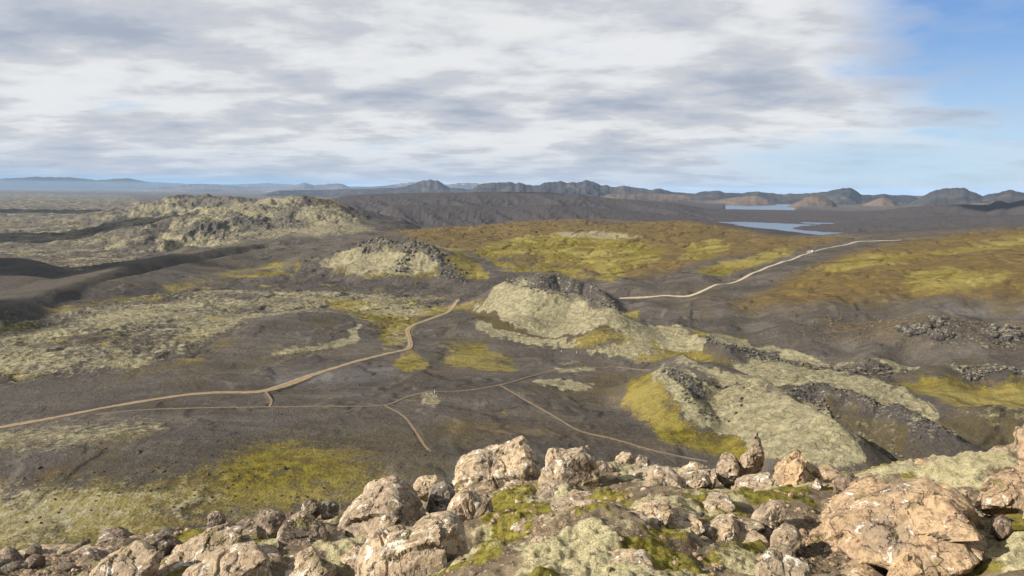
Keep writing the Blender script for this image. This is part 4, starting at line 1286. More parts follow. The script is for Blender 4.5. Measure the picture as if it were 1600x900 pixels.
def rock_material(name, c0, c1, dark, lich=.5, scale=1.0, darkness=0.0):
    m, k = new_mat(name)
    tc = k.n('ShaderNodeTexCoord').outputs['Object']
    oi = k.n('ShaderNodeObjectInfo')
    P = k.vm('ADD', tc, k.vm('SCALE', oi.outputs['Location'], s=1.0))
    n1 = k.noise(P, 3.2 * scale, 6, .68, .3)
    n2 = k.noise(P, 16 * scale, 5, .7)
    n3 = k.noise(P, 70 * scale, 3, .7)
    vp = k.voro(P, 34 * scale)
    cr = k.voro(k.vm('ADD', P, k.vm('SCALE', k.noise(P, 5 * scale, 3, .6, out='Color'), s=.22)), 3.4 * scale, 'DISTANCE_TO_EDGE')
    col = k.mix(k.mapr(n1, .32, .68), c0, c1)
    col = k.mix(k.m('MULTIPLY', oi.outputs['Random'], .6), col, (0.20, 0.160, 0.120))
    col = k.mix(k.mapr(n2, .46, .62, 0, .75), col, dark)
    n4 = k.noise(k.vm('ADD', P, (3.3, 8.1, 2.2)), 1.6 * scale, 5, .7, .4)
    col = k.mix(k.mapr(n4, .50, .64, 0, .55), col, (0.125, 0.105, 0.085))
    # pale crust lichen and black lichen
    l1 = k.noise(k.vm('ADD', P, (7.1, 3.3, 1.9)), 6.5 * scale, 6, .72, .5)
    col = k.mix(k.mapr(l1, .60 - .08 * lich, .645 - .06 * lich, 0, .85), col, k.mix(n2, (0.36, 0.33, 0.27), (0.62, 0.59, 0.51)))
    l2 = k.noise(k.vm('ADD', P, (1.1, 9.3, 4.9)), 5.0 * scale, 6, .75, .4)
    col = k.mix(k.mapr(l2, .57 - darkness, .63 - darkness, 0, .8), col, (0.050, 0.040, 0.032))
    pit = k.mapr(vp, .24, .12)
    pit = k.m('MULTIPLY', pit, k.mapr(n1, .42, .6))
    col = k.mix(k.m('MULTIPLY', pit, .55), col, (0.06, 0.04, 0.028))
    crack = k.m('MULTIPLY', k.mapr(cr, .035, .0), k.mapr(n1, .45, .58))
    col = k.mix(k.m('MULTIPLY', crack, .7), col, (0.05, 0.035, 0.025))
    # moss settles on the level tops
    up = k.sep(k.n('ShaderNodeNewGeometry').outputs['Normal'])[2]
    ms = k.m('MULTIPLY', k.mapr(up, .72, .92), k.mapr(n1, .56, .64, 0, .8))
    col = k.mix(ms, col, k.mix(n2, (0.07, 0.06, 0.012), (0.17, 0.15, 0.045)))
    h = k.m('ADD', k.m('MULTIPLY', n2, .8), k.m('MULTIPLY', n3, .35))
    h = k.m('SUBTRACT', h, k.m('ADD', k.m('MULTIPLY', pit, .35), k.m('MULTIPLY', crack, .8)))
    finish(k, col, 0.92, h, .8, .035 / scale, 0.15)
    return m


M_TAN = rock_material('tan_lichen_rock', (0.415, 0.318, 0.200), (0.265, 0.202, 0.135), (0.120, 0.082, 0.055), .6)
M_ORANGE = rock_material('rusty_tan_rock', (0.405, 0.282, 0.158), (0.27, 0.188, 0.112), (0.15, 0.095, 0.055), .15)
M_GREY = rock_material('grey_brown_rock', (0.23, 0.165, 0.115), (0.13, 0.095, 0.07), (0.08, 0.06, 0.045), .3, 1.0, .06)
M_BLACK = rock_material('black_lichen_rock', (0.10, 0.085, 0.07), (0.055, 0.047, 0.04), (0.16, 0.15, 0.13), .5, 1.3, .05)
M_BLUE = rock_material('blue_grey_stone', (0.20, 0.205, 0.22), (0.15, 0.155, 0.165), (0.10, 0.10, 0.11), .1)


def facet(dirs, r, planes):
    for n, d in planes:
        n = np.asarray(n, float); n = n / np.linalg.norm(n)
        c = dirs @ n
        r = np.where(c > 1e-3, np.minimum(r, d / np.maximum(c, 1e-3)), r)
    return r


ANCH = []      # where the named boulders are, so that smaller stones can be described by their neighbour
USED = set()


def describe(px, py, size, noun, shared):
    """a label by size, side and nearest named boulder; the shared one where that is already taken"""
    for near in sorted(ANCH, key=lambda a: math.hypot(a[0] - px, (a[1] - py) * 1.3) - a[2] * .4)[:4]:
        dx, dy = px - near[0], py - near[1]
        if math.hypot(dx, dy) > 75 + near[2] * .6:
            continue
        side = ('right of' if dx > 0 else 'left of') if abs(dx) > abs(dy) * 1.4 else ('below' if dy > 0 else 'behind')
        sz = 'large' if size > 60 else 'medium sized' if size > 32 else 'small' if size > 18 else 'very small'
        words = near[3].split()
        cutw = [i for i, w in enumerate(words) if w.strip(',') in ('with', 'beside', 'behind', 'wedged', 'above', 'below', 'in', 'casting', 'resting', 'leaning', 'running', 'directly', 'standing', 'lying', 'rising', 'stretching', 'at', 'on', 'against', 'nearest', 'just', 'low', 'cut', 'tucked', 'half', 'next') and i > 1]
        short = ' '.join(words[:cutw[0]] if cutw else words).rstrip(',')
        lb = f'{sz} {noun} {side} the {short}'
        if lb in USED or len(lb.split()) > 16:
            continue
        USED.add(lb)
        return lb
    return shared


def boulder(name, label, outline, d, depth, mat, seed, planes=(), nrand=7, level=5, rough=1.0, cat='boulder'):
    """a rock of real depth whose front face fills the outline seen in the photograph, standing at distance d"""
    rg = random.Random(seed)
    O = np.array(outline, float)
    cx, cy = (O[:, 0].min() + O[:, 0].max()) / 2, (O[:, 1].min() + O[:, 1].max()) / 2
    az, s = ray(cx, cy)
    C0 = np.array([math.sin(az) * d, math.cos(az) * d, CZ + s * d])
    u = np.array([math.cos(az), -math.sin(az), 0]); f = np.array([math.sin(az), math.cos(az), 0])
    loc = []
    for px, py in outline:
        a, sl_ = ray(px, py)
        rr = d / math.cos(a - az)
        p = np.array([math.sin(a) * rr, math.cos(a) * rr, CZ + sl_ * rr]) - C0
        loc.append((p @ u, p[2]))
    loc = np.array(loc)
    # outline as a radius by angle
    th = np.linspace(-math.pi, math.pi, 361)
    dx, dz = np.cos(th), np.sin(th)
    rad = np.zeros(361)
    n = len(loc)
    for i in range(n):
        a, b = loc[i], loc[(i + 1) % n]
        e = b - a
        den = dx * e[1] - dz * e[0]
        with np.errstate(divide='ignore', invalid='ignore'):
            t = (a[0] * e[1] - a[1] * e[0]) / den
            q = (a[0] * dz - a[1] * dx) / den
        ok = (t > 0) & (q >= -1e-6) & (q <= 1 + 1e-6)
        rad = np.where(ok, np.maximum(rad, t), rad)
    rad = np.maximum(rad, 0.02)
    ext = max(np.ptp(O[:, 0]), np.ptp(O[:, 1]))
    V, F = ICO[6 if ext > 190 else 5 if ext > 62 else 4]
    al = np.arctan2(V[:, 2], V[:, 0]); cph = np.hypot(V[:, 0], V[:, 2]); sph = np.abs(V[:, 1])
    rho = np.interp(al, th, rad)
    size = max(np.ptp(loc[:, 0]), np.ptp(loc[:, 1])) / 2
    D = depth
    p = 5.0
    r = ((cph / rho) ** p + (sph / D) ** p) ** (-1 / p)

    def support(nx, nz):
        return (loc @ np.array([nx, nz])).max()
    PL = []
    for nx, ny, nz, fr in planes:
        L = math.sqrt(nx * nx + ny * ny + nz * nz)
        nx, ny, nz = nx / L, ny / L, nz / L
        PL.append(((nx, -ny, nz), fr * (support(nx, nz) * .85 + abs(ny) * D * .55)))
    for i in range(nrand + 9):
        a = rg.uniform(0, 2 * math.pi); ny = -rg.uniform(-.3, .95)
        nx, nz = math.cos(a) * math.sqrt(1 - ny * ny), math.sin(a) * math.sqrt(1 - ny * ny)
        PL.append(((nx, ny, nz), rg.uniform(.70 + .22 * (1 - abs(ny)), .98) * (support(nx, nz) * (1 - .12 * abs(ny)) + abs(ny) * D * .45)))
    r = facet(V, r, PL)
    Q = V * r[:, None]
    W = Q + seed * 3.7
    q = rough * min(size, .6)
    dis = .012 * q * p3(W, .12, 3, seed) + .012 * q * p3(W, .04, 3, seed + 7)
    # fracture blocks: the surface is broken into flat pieces set back and tilted against each other
    nr = np.random.RandomState(seed)
    Vw = V + .16 * np.stack([p3(V + seed, .8, 2, seed + 1), p3(V + seed, .8, 2, seed + 2), p3(V + seed, .8, 2, seed + 3)], 1)
    for ncell, am, gr in ((16, .16, .34), (60, .065, .34), (260, .022, .2)):
        c = nr.normal(size=(ncell, 3)); c /= np.linalg.norm(c, axis=1, keepdims=True)
        dd = Vw @ c.T
        k1 = dd.argmax(1)
        o_ = -am * nr.rand(ncell); g_ = nr.normal(size=(ncell, 3)) * am * gr
        e = V - c[k1]
        sz_ = np.minimum(r, size * 1.1) if ncell > 16 else r
        dis = dis + sz_ * rough ** .5 * (o_[k1] + (e * g_[k1]).sum(1) * 2.2) * (.8 if ncell == 16 else 1)
    cut = np.abs(p3(W, .75 * size + .1, 2, seed + 21))
    dis = dis - .08 * q * smooth(.05, .0, cut)
    Q = Q + V * dis[:, None]
    basis = np.stack([u, f, [0, 0, 1]])
    o = mesh_np(name, Q @ basis, F, mat, False)
    o.location = C0
    if label:
        ANCH.append((cx, cy, ext, label))
    if label:
        tag(o, label, cat)
    return o


B = boulder
LF, RF = (-.75, .6, .25, .9), (.75, .6, .1, .85)
B('boulder', 'tall upright tan boulder with a pointed top, dark on its broad right side', [(836, 815), (838, 775), (843, 740), (847, 712), (852, 700), (862, 693), (872, 697), (886, 702), (900, 699), (912, 696), (925, 703), (934, 716), (941, 745), (945, 785), (944, 808), (925, 818), (880, 822)], 9.3, .42, M_TAN, 11, [(-.8, .62, .12, .80), (.35, .85, .12, .85)], -5, 6, 1.0)
B('boulder', 'broad pale slab boulder leaning behind the tall upright tan boulder', [(706, 770), (707, 735), (716, 722), (740, 710), (770, 702), (800, 688), (815, 684), (830, 688), (834, 704), (846, 715), (850, 745), (846, 775), (780, 790)], 10.4, .5, M_TAN, 12, [(-.2, .7, .8, .86), (-.8, .5, .4, .95)], -4, 5)
B('boulder', 'tan boulder sloping up to a blunt corner beside the black lichen covered rock', [(500, 850), (535, 808), (570, 778), (600, 762), (618, 755), (640, 760), (655, 775), (664, 795), (672, 820), (655, 850), (600, 875), (530, 880)], 8.0, .55, M_TAN, 13, [(-.5, .6, .75, .9), (.7, .6, .2, .95)], -3, 5)
B('boulder', 'round black lichen covered rock wedged between two tan boulders', [(666, 800), (668, 770), (676, 758), (695, 753), (708, 758), (714, 775), (706, 800), (690, 815)], 8.6, .26, M_BLACK, 14, [], 5, 5, 1.6)
B('boulder', 'tan boulder with a peaked top above the largest boulder, dark on its right face', [(693, 830), (695, 805), (705, 782), (722, 766), (732, 766), (748, 776), (768, 785), (773, 815), (770, 845), (755, 870), (715, 860)], 7.4, .34, M_TAN, 15, [(-.7, .7, .3, .9), (.8, .5, .1, .9)], -3, 5)
B('boulder', 'largest tan boulder, speckled white, with a crack running down its front', [(525, 960), (545, 890), (575, 860), (605, 845), (640, 835), (665, 820), (700, 806), (722, 804), (738, 815), (746, 840), (748, 880), (750, 930), (735, 990), (620, 1010), (540, 1000)], 5.7, .55, M_TAN, 16, [(-.45, .75, .65, .78), (.8, .5, .2, .80), (-.1, .95, .3, .9)], -4, 6, 1.0)
B('boulder', 'small pale boulder behind the sloping tan boulder, next to the narrow path end', [(642, 775), (645, 755), (660, 748), (685, 746), (695, 752), (692, 772), (665, 782)], 9.6, .22, M_TAN, 17, [], 6, 4)
B('boulder', 'flat lying brown slab left of the sloping tan boulder', [(425, 880), (428, 845), (445, 826), (480, 822), (512, 826), (518, 842), (500, 862), (470, 880)], 7.5, .32, M_GREY, 18, [(-.1, .5, .9, .75)], 6, 5)
B('boulder', 'dark angular rock with a lit notch, directly above the flat brown slab', [(402, 850), (398, 815), (410, 798), (430, 796), (446, 800), (452, 820), (445, 845), (420, 855)], 8.8, .26, M_GREY, 19, [(-.7, .6, .3, .8), (.8, .5, 0, .8)], 6, 5)
B('boulder', 'dark blocky rock pair end piece nearest the yellow moss flat', [(468, 808), (470, 788), (485, 783), (502, 785), (505, 800), (490, 810)], 9.8, .18, M_GREY, 20, [], 7, 4)
B('boulder', 'small dark pointed rock beside the dark blocky rock', [(500, 806), (502, 788), (515, 782), (530, 790), (530, 804), (515, 810)], 9.9, .16, M_BLACK, 21, [], 7, 4)
B('boulder', 'brown rock standing in the gap left of the sloping tan boulder', [(455, 830), (460, 808), (476, 802), (495, 812), (500, 830), (480, 842)], 8.7, .2, M_TAN, 22, [], 7, 4)
B('rock_slab', 'pale flat slab nearest the bottom left, streaked with fine cracks', [(120, 960), (137, 905), (160, 882), (185, 868), (215, 850), (238, 852), (258, 864), (240, 895), (200, 930), (160, 970)], 6.9, .4, M_TAN, 23, [(-.25, .35, .9, .62)], 5, 5, .8, 'rock slab')
B('rock_slab', 'long pale slab rising to the right with moss along its upper edge', [(200, 940), (240, 895), (290, 858), (330, 838), (370, 826), (398, 824), (404, 842), (360, 865), (300, 895), (250, 950)], 7.2, .42, M_TAN, 24, [(-.25, .35, .9, .6)], 5, 5, .8, 'rock slab')
B('rock_slab', 'pale slab with moss patches below the long pale slab', [(235, 980), (280, 910), (330, 880), (380, 862), (408, 858), (430, 875), (440, 905), (400, 950), (320, 990)], 6.3, .42, M_TAN, 25, [(-.2, .4, .9, .62)], 5, 5, .8, 'rock slab')
B('rock_slab', 'brownish pale slab low beside the largest tan boulder', [(430, 960), (440, 900), (470, 876), (500, 865), (525, 880), (530, 910), (510, 960)], 6.2, .35, M_TAN, 26, [(-.2, .5, .85, .7)], 5, 5, .9, 'rock slab')
B('boulder', 'round dark topped boulder above the long pale slab', [(325, 828), (322, 808), (330, 801), (342, 800), (354, 807), (354, 822), (342, 832)], 8.7, .16, M_GREY, 27, [], 6, 4)
B('boulder', 'dark brown block casting a shadow at the head of the pale slabs', [(215, 870), (220, 850), (245, 840), (275, 842), (288, 856), (280, 870), (250, 878)], 7.6, .26, M_GREY, 28, [], 7, 5)
B('boulder', 'low wide tan boulder with a black cleft, right of the tall upright boulder', [(984, 810), (988, 785), (1000, 760), (1018, 743), (1045, 741), (1060, 748), (1072, 765), (1082, 785), (1075, 800), (1030, 812)], 8.4, .42, M_TAN, 31, [(-.5, .7, .5, .9), (.8, .5, .2, .9)], -3, 5)
B('boulder', 'rough tan boulder directly below the horn shaped rock', [(1048, 770), (1052, 742), (1066, 730), (1090, 728), (1112, 732), (1122, 745), (1118, 765), (1090, 776)], 9.7, .34, M_TAN, 32, [], 7, 5, 1.3)
B('boulder', 'rounded pitted boulder at the foot of the horn shaped rock', [(1118, 752), (1118, 725), (1126, 711), (1138, 706), (1150, 712), (1158, 728), (1156, 748), (1138, 758)], 10.3, .26, M_TAN, 33, [], 4, 5, 1.2)
B('boulder', 'horn shaped rock with an upright tip standing against the crater slope', [(1146, 752), (1148, 735), (1154, 718), (1166, 710), (1173, 704), (1172, 694), (1178, 684), (1187, 677), (1193, 681), (1194, 692), (1197, 708), (1196, 728), (1190, 742), (1170, 752)], 10.4, .2, M_TAN, 34, [(-.7, .6, .2, .9)], 2, 5, .9)
B('boulder', 'tan boulder with a sharp ridge and dark right flank above the moss', [(1200, 768), (1203, 742), (1215, 727), (1235, 713), (1246, 709), (1256, 718), (1270, 733), (1287, 750), (1290, 766), (1250, 775)], 10.2, .4, M_ORANGE, 35, [(-.6, .7, .45, .9), (.8, .5, .3, .9)], -4, 5)
B('rock_slab', 'flat tan slab stretching below the ridge shaped boulder', [(1138, 775), (1145, 758), (1170, 748), (1205, 744), (1215, 755), (1195, 772), (1165, 782)], 9.4, .35, M_TAN, 36, [(-.1, .3, .9, .7)], 5, 5, 1, 'rock slab')
B('boulder', 'rugged brown rock in the moss right of the ridge shaped boulder', [(1298, 772), (1300, 750), (1312, 741), (1330, 742), (1345, 756), (1340, 772), (1320, 778)], 9.2, .26, M_GREY, 37, [], 7, 4, 1.4)
B('boulder', 'small upright tan stone leaning on the ridge shaped boulder', [(1266, 775), (1268, 756), (1276, 748), (1285, 756), (1290, 772), (1278, 780)], 9.3, .12, M_TAN, 38, [], 6, 4)
B('rock_slab', 'huge rusty tan slab with white lichen spots lying across the slope', [(1262, 815), (1275, 798), (1300, 785), (1340, 779), (1400, 776), (1450, 774), (1490, 785), (1520, 806), (1545, 835), (1572, 850), (1560, 866), (1520, 880), (1480, 890), (1430, 872), (1390, 850), (1330, 838), (1290, 828)], 6.55, .7, M_ORANGE, 39, [(-.12, .45, .9, .66)], -3, 6, .9, 'rock slab')
B('rock_slab', 'smaller rusty slab resting on the upper edge of the huge rusty slab', [(1300, 792), (1312, 772), (1335, 758), (1370, 755), (1395, 762), (1402, 778), (1370, 790), (1330, 796)], 7.7, .34, M_ORANGE, 40, [(-.15, .4, .9, .7)], 4, 5, .9, 'rock slab')
B('rock_slab', 'square rusty slab at the bottom below the huge rusty slab', [(1384, 905), (1390, 886), (1412, 874), (1428, 872), (1443, 884), (1448, 905), (1440, 930), (1400, 935)], 5.2, .2, M_ORANGE, 41, [(-.1, .5, .85, .7)], 5, 5, .9, 'rock slab')
B('rock_slab', 'rusty slab with white lichen beside the tall rock on the far right', [(1520, 790), (1528, 764), (1545, 750), (1580, 745), (1605, 750), (1612, 780), (1590, 800), (1550, 800)], 8.0, .4, M_ORANGE, 42, [(-.1, .4, .9, .68)], 4, 5, .9, 'rock slab')
B('boulder', 'tall rusty rock cut off by the right border of the view', [(1582, 800), (1580, 760), (1578, 728), (1584, 715), (1582, 690), (1590, 672), (1606, 662), (1640, 656), (1690, 670), (1710, 720), (1700, 790), (1640, 820)], 7.3, .5, M_ORANGE, 43, [(-.8, .6, .1, .85)], 4, 5)
B('rock_slab', 'tan rock rib running down between the moss cushion and the brown hollow', [(945, 850), (958, 820), (972, 812), (985, 818), (998, 836), (1020, 850), (1050, 866), (1090, 882), (1115, 905), (1110, 950), (1020, 950), (985, 910), (965, 885)], 5.9, .3, M_TAN, 44, [(-.3, .6, .7, .8)], 4, 5, 1.1, 'rock slab')
B('boulder', 'pitted tan boulder with a black underside in the bright moss', [(1083, 858), (1086, 835), (1100, 820), (1125, 814), (1148, 818), (1158, 838), (1150, 862), (1115, 872)], 6.5, .24, M_TAN, 45, [], 5, 5, 1.2)
B('boulder', 'wedge shaped tan stone above the earth hollow', [(1160, 838), (1172, 812), (1190, 796), (1212, 784), (1232, 792), (1228, 815), (1205, 832), (1180, 842)], 7.1, .24, M_TAN, 46, [(.3, .7, .6, .8)], 4, 5)
B('rock_slab', 'rough tan slab at the bottom edge of the view beside the bright moss', [(1176, 930), (1180, 880), (1200, 864), (1230, 868), (1262, 884), (1275, 920), (1240, 950)], 5.2, .24, M_TAN, 47, [], 5, 5, 1, 'rock slab')
B('boulder', 'brown broken rock at the bottom edge beside the dark hollow', [(770, 940), (778, 888), (800, 872), (835, 866), (862, 876), (880, 905), (870, 950), (820, 960)], 5.2, .28, M_GREY, 48, [], 5, 5, 1.3)
B('boulder', 'left one of two small rocks on the rim beyond the moss', [(958, 730), (960, 716), (972, 710), (986, 710), (993, 720), (990, 732), (975, 736)], 12.2, .22, M_TAN, 49, [], 6, 4)
B('boulder', 'right one of two small rocks on the rim beyond the moss', [(992, 736), (993, 720), (1000, 713), (1012, 715), (1018, 728), (1015, 740), (1002, 742)], 12.0, .2, M_GREY, 50, [], 6, 4)
B('boulder', 'dark brown rock just right of the tall upright boulder', [(932, 752), (934, 734), (944, 727), (958, 732), (970, 746), (965, 756), (948, 760)], 10.8, .24, M_GREY, 51, [], 6, 4, 1.3)
B('boulder', 'mossy grey stone at the foot of the tall upright boulder', [(895, 830), (902, 806), (918, 792), (935, 800), (938, 820), (920, 836)], 7.9, .16, M_GREY, 52, [], 6, 4)
B('boulder', 'crumbling brown rock left of the foot of the tall upright boulder', [(790, 812), (795, 780), (808, 766), (826, 764), (838, 775), (838, 808), (815, 820)], 9.2, .24, M_GREY, 53, [], 6, 5, 1.6)
B('boulder', 'brown rock on the slope right of the wedge shaped stone, half sunk in rubble', [(1200, 860), (1205, 838), (1222, 826), (1245, 830), (1256, 846), (1248, 862), (1222, 868)], 6.5, .2, M_TAN, 54, [], 6, 4)
B('boulder', 'angular rusty block on the upper right edge of the huge rusty slab', [(1472, 798), (1476, 782), (1492, 773), (1512, 772), (1522, 790), (1515, 806), (1490, 808)], 7.6, .2, M_ORANGE, 55, [], 6, 4)
B('boulder', 'brown stone tucked under the right side of the huge rusty slab', [(1545, 835), (1550, 815), (1565, 806), (1580, 815), (1582, 835), (1565, 845)], 7.0, .14, M_GREY, 56, [], 6, 4)
B('boulder', 'square brown boulder left of the standing rocks, behind the earthy ledge', [(780, 790), (782, 762), (800, 752), (822, 755), (826, 775), (812, 795)], 9.6, .2, M_TAN, 57, [], 6, 4, 1.4)


# fractured outcrop that fills the ground between the boulders
rg_ = random.Random(77)
OUT = [
    ([(240, 905), (420, 850), (700, 800), (760, 905)], 26, 45, 120, M_TAN, 'pale fractured outcrop rock between the largest tan boulder and the pale slabs', 'outcrop rocks around the largest tan boulder'),
    ([(700, 780), (840, 745), (1300, 750), (1250, 905), (900, 905), (800, 850)], 34, 35, 120, M_TAN, 'tan outcrop rock breaking through the moss below the upright boulder and the horn shaped rock', 'outcrop rocks breaking through the moss'),
    ([(1280, 750), (1590, 700), (1590, 905), (1300, 905)], 26, 35, 110, M_ORANGE, 'rusty outcrop rock half buried around the huge rusty slab', 'half buried rocks around the huge rusty slab'),
    ([(-10, 905), (60, 865), (400, 815), (520, 805), (420, 860), (200, 905)], 18, 30, 80, M_GREY, 'flat brown outcrop rock among the rubble left of the pale slabs', 'flat outcrop rocks in the rubble band'),
]
for poly, n, s0, s1, mat, lb, gp in OUT:
    for i in range(n):
        while True:
            px = rg_.uniform(-10, 1610); py = rg_.uniform(700, 905)
            if inside(np.array([px]), np.array([py]), poly)[0]:
                break
        xy = near_hit(px, py); r = math.hypot(*xy)
        w = rg_.uniform(s0, s1) * (.8 + .5 * (py - 740) / 160); h = w * rg_.uniform(.28, .45); tl = rg_.uniform(-.25, .35)
        ol = []
        for q in range(9):
            a = q / 9 * 6.283; k_ = rg_.uniform(.75, 1.1)
            ex, ey = math.cos(a) * w * .5 * k_, math.sin(a) * h * .5 * k_
            ol.append((px + ex, py + .05 * h + ey - ex * tl))
        o = B('outcrop_rock', None, ol, r, w / FPX * r * .5, mat, 200 + n * 7 + i, [(rg_.uniform(-.4, .3), .5, .9, .7)], 4, 4, 1.1)
        tag(o, describe(px, py, w, {M_TAN: 'tan', M_ORANGE: 'rusty', M_GREY: 'flat brown'}[mat] + ' outcrop rock', lb), 'rock', gp)


# ------------------------------------------------------------------ loose stones, crags, boulders on the plain
def stone_mesh(name, seed, level, mat, flat=1.0):
    rg = random.Random(seed)
    V, F = ICO[level]
    sc = np.array([rg.uniform(.75, 1.15), rg.uniform(.7, 1.0), rg.uniform(.45, .8) * flat])
    r = np.full(len(V), 1.25)
    PL = []
    for i in range(11):
        n = np.array([rg.gauss(0, 1) for _ in range(3)]); n /= np.linalg.norm(n)
        PL.append((n, rg.uniform(.62, .95)))
    r = facet(V, r, PL)
    Q = V * r[:, None]
    if level > 1:
        Q = Q + V * (.07 * p3(Q + seed, .5, 3, seed) + .05 * (p3(Q + seed, .3, 3, seed + 1, ridged) - 1))[:, None]
    me = bpy.data.meshes.new(name)
    me.from_pydata((Q * sc).tolist(), [], F.tolist())
    me.polygons.foreach_set('use_smooth', [level > 2] * len(F))
    me.materials.append(mat)
    return me


LIB = {}
for key, mat, n in (('tan', M_TAN, 6), ('grey', M_GREY, 7), ('orange', M_ORANGE, 3), ('black', M_BLACK, 3), ('blue', M_BLUE, 2)):
    LIB[key] = [stone_mesh('stone_' + key, 500 + 31 * i + len(key), 3, mat) for i in range(n)]


def near_xyz(x, y):
    a = np.array([x]); b = np.array([y])
    return float(near_z(a, b)[0])


def pick(poly, rg):
    xs = [p[0] for p in poly]; ys = [p[1] for p in poly]
    while True:
        x = rg.uniform(min(xs), max(xs)); y = rg.uniform(min(ys), max(ys))
        if inside(np.array([x]), np.array([y]), poly)[0]:
            return x, y


def scatter(poly, n, s0, s1, kinds, label, group, seed, power=2.0, sink=.15):
    rg = random.Random(seed)
    for i in range(n):
        px, py = pick(poly, rg)
        x, y = near_hit(px, py)
        r = math.hypot(x, y)
        t = rg.random() ** power
        size = (s0 + (s1 - s0) * t) / 2 * r / FPX
        me = rg.choice(LIB[rg.choice(kinds)])
        o = bpy.data.objects.new('stone', me)
        S.collection.objects.link(o)
        o.location = (x, y, near_xyz(x, y) + size * (.45 - sink))
        o.rotation_euler = (rg.uniform(-.5, .5), rg.uniform(-.5, .5), rg.uniform(0, 6.28))
        k_ = size * 1.05
        o.scale = (k_ * rg.uniform(.85, 1.25), k_ * rg.uniform(.8, 1.1), k_ * rg.uniform(.8, 1.2))
        tag(o, describe(px, py, size * 2 / r * FPX, me.name.split('.')[0].split('_')[1] + ' loose stone', label) if size * 2 / r * FPX > 14 else label, 'stone', group)


scatter([(-20, 905), (0, 866), (120, 852), (250, 830), (350, 812), (440, 802), (520, 797), (545, 812), (500, 835), (420, 830), (300, 838), (215, 852), (150, 880), (110, 905)], 135, 12, 44, ['grey', 'grey', 'tan', 'grey', 'tan', 'black'], 'angular brown stone in the rubble band along the lower left edge of the summit', 'stones in the rubble band at the lower left', 1, 2.2)
scatter([(700, 760), (840, 745), (850, 800), (900, 830), (860, 870), (780, 860), (760, 800)], 34, 8, 30, ['grey', 'tan', 'grey'], 'brown stone among the crumbling rocks below the tall upright boulder', 'stones below the tall upright boulder', 2)
scatter([(1180, 845), (1260, 815), (1320, 845), (1400, 872), (1440, 905), (1260, 905), (1200, 875)], 48, 6, 20, ['tan', 'grey', 'orange'], 'small brown stone lying in the earth hollow below the huge rusty slab', 'stones in the earth hollow', 3)
scatter([(1455, 775), (1570, 775), (1580, 850), (1520, 830)], 26, 8, 26, ['grey', 'orange', 'tan'], 'brown stone in the rubble beside the upper right end of the huge rusty slab', 'rubble stones beside the huge rusty slab', 4)
scatter([(1488, 788), (1535, 788), (1545, 818), (1500, 815)], 8, 12, 24, ['blue'], 'blue grey stone in the brown rubble beside the huge rusty slab', 'blue grey stones in the rubble', 5)
scatter([(940, 740), (1300, 748), (1250, 800), (1170, 860), (1090, 880), (1040, 820), (950, 815)], 34, 7, 26, ['tan', 'grey', 'tan'], 'tan stone lying in the moss between the low wide boulder and the wedge shaped stone', 'stones in the moss of the middle summit', 6, 3.0)

# gravel: thousands of chips in the bare earth
rg = np.random.RandomState(7)
n_ = 60000
az_ = rg.uniform(R(-44), R(44), n_); rr_ = rg.uniform(3.0, 13.6, n_)
cx_ = np.sin(az_) * rr_; cy_ = np.cos(az_) * rr_
cv = near_cover(cx_, cy_)
keep = rg.rand(n_) < (.02 + .33 * np.clip(cv['earth'], 0, 1) + .08 * (1 - np.clip(cv['wool'] + cv['green'], 0, 1)))
cx_, cy_, rr_ = cx_[keep], cy_[keep], rr_[keep]
cz_ = near_z(cx_, cy_) + near_fine(cx_, cy_, np.clip(cv['wool'][keep] + .6 * cv['green'][keep], 0, 1), cv['earth'][keep])
V1, F1 = ICO[1]
m_ = len(cx_)
sz = (.010 + .040 * rg.rand(m_) ** 3) * (.6 + rr_ / 13)
jit = 1 + .35 * (rg.rand(m_, len(V1)) - .5)
ang = rg.rand(m_) * 6.28
vv = V1[None] * jit[..., None] * sz[:, None, None] * np.stack([np.ones(m_), .8 + 0 * sz, .4 + .4 * rg.rand(m_)], 1)[:, None, :]
ca, sa = np.cos(ang)[:, None], np.sin(ang)[:, None]
vv = np.stack([vv[..., 0] * ca - vv[..., 1] * sa, vv[..., 0] * sa + vv[..., 1] * ca, vv[..., 2]], 2)
vv = vv + np.stack([cx_, cy_, cz_], 1)[:, None, :]
ff = F1[None] + (np.arange(m_) * len(V1))[:, None, None]
M_CHIP = rock_material('stone_chips', (0.36, 0.25, 0.155), (0.20, 0.14, 0.09), (0.09, 0.065, 0.045), .2, 1.0, 0)
tag(mesh_np('gravel', vv.reshape(-1, 3), ff.reshape(-1, 3), M_CHIP, False), 'loose brown stone chips strewn over the bare earth between the boulders', 'gravel', kind='stuff')
N_CHIP = m_

# lava blocks that crown the crater rims
def land_material(name, c0, c1, moss):
    m, k = new_mat(name)
    P = k.n('ShaderNodeTexCoord').outputs['Object']
    n = k.noise(P, 0.35, 5, .7); f = k.noise(P, 2.0, 4, .7)
    col = k.mix(k.mapr(n, .35, .65), c0, c1)
    up = k.sep(k.n('ShaderNodeNewGeometry').outputs['Normal'])[2]
    col = k.mix(k.m('MULTIPLY', k.mapr(up, .45, .9), k.mapr(n, .44, .58, 0, moss)), col, (0.24, 0.215, 0.135))
    finish(k, col, .95, f, .8, .8, .1)
    return m


M_CRAG = land_material('black_lava_block', (0.035, 0.031, 0.029), (0.085, 0.075, 0.065), .75)
M_BROWNSTONE = land_material('brown_stone', (0.055, 0.042, 0.030), (0.14, 0.10, 0.062), .2)


def crest_blocks(name, label, cat, lines, n, s0, s1, mat, seed, spread=3.0, power=2.0):
    return blocks(name, label, cat, None, n, s0, s1, mat, seed, None, power, 0, .1, lines, spread)


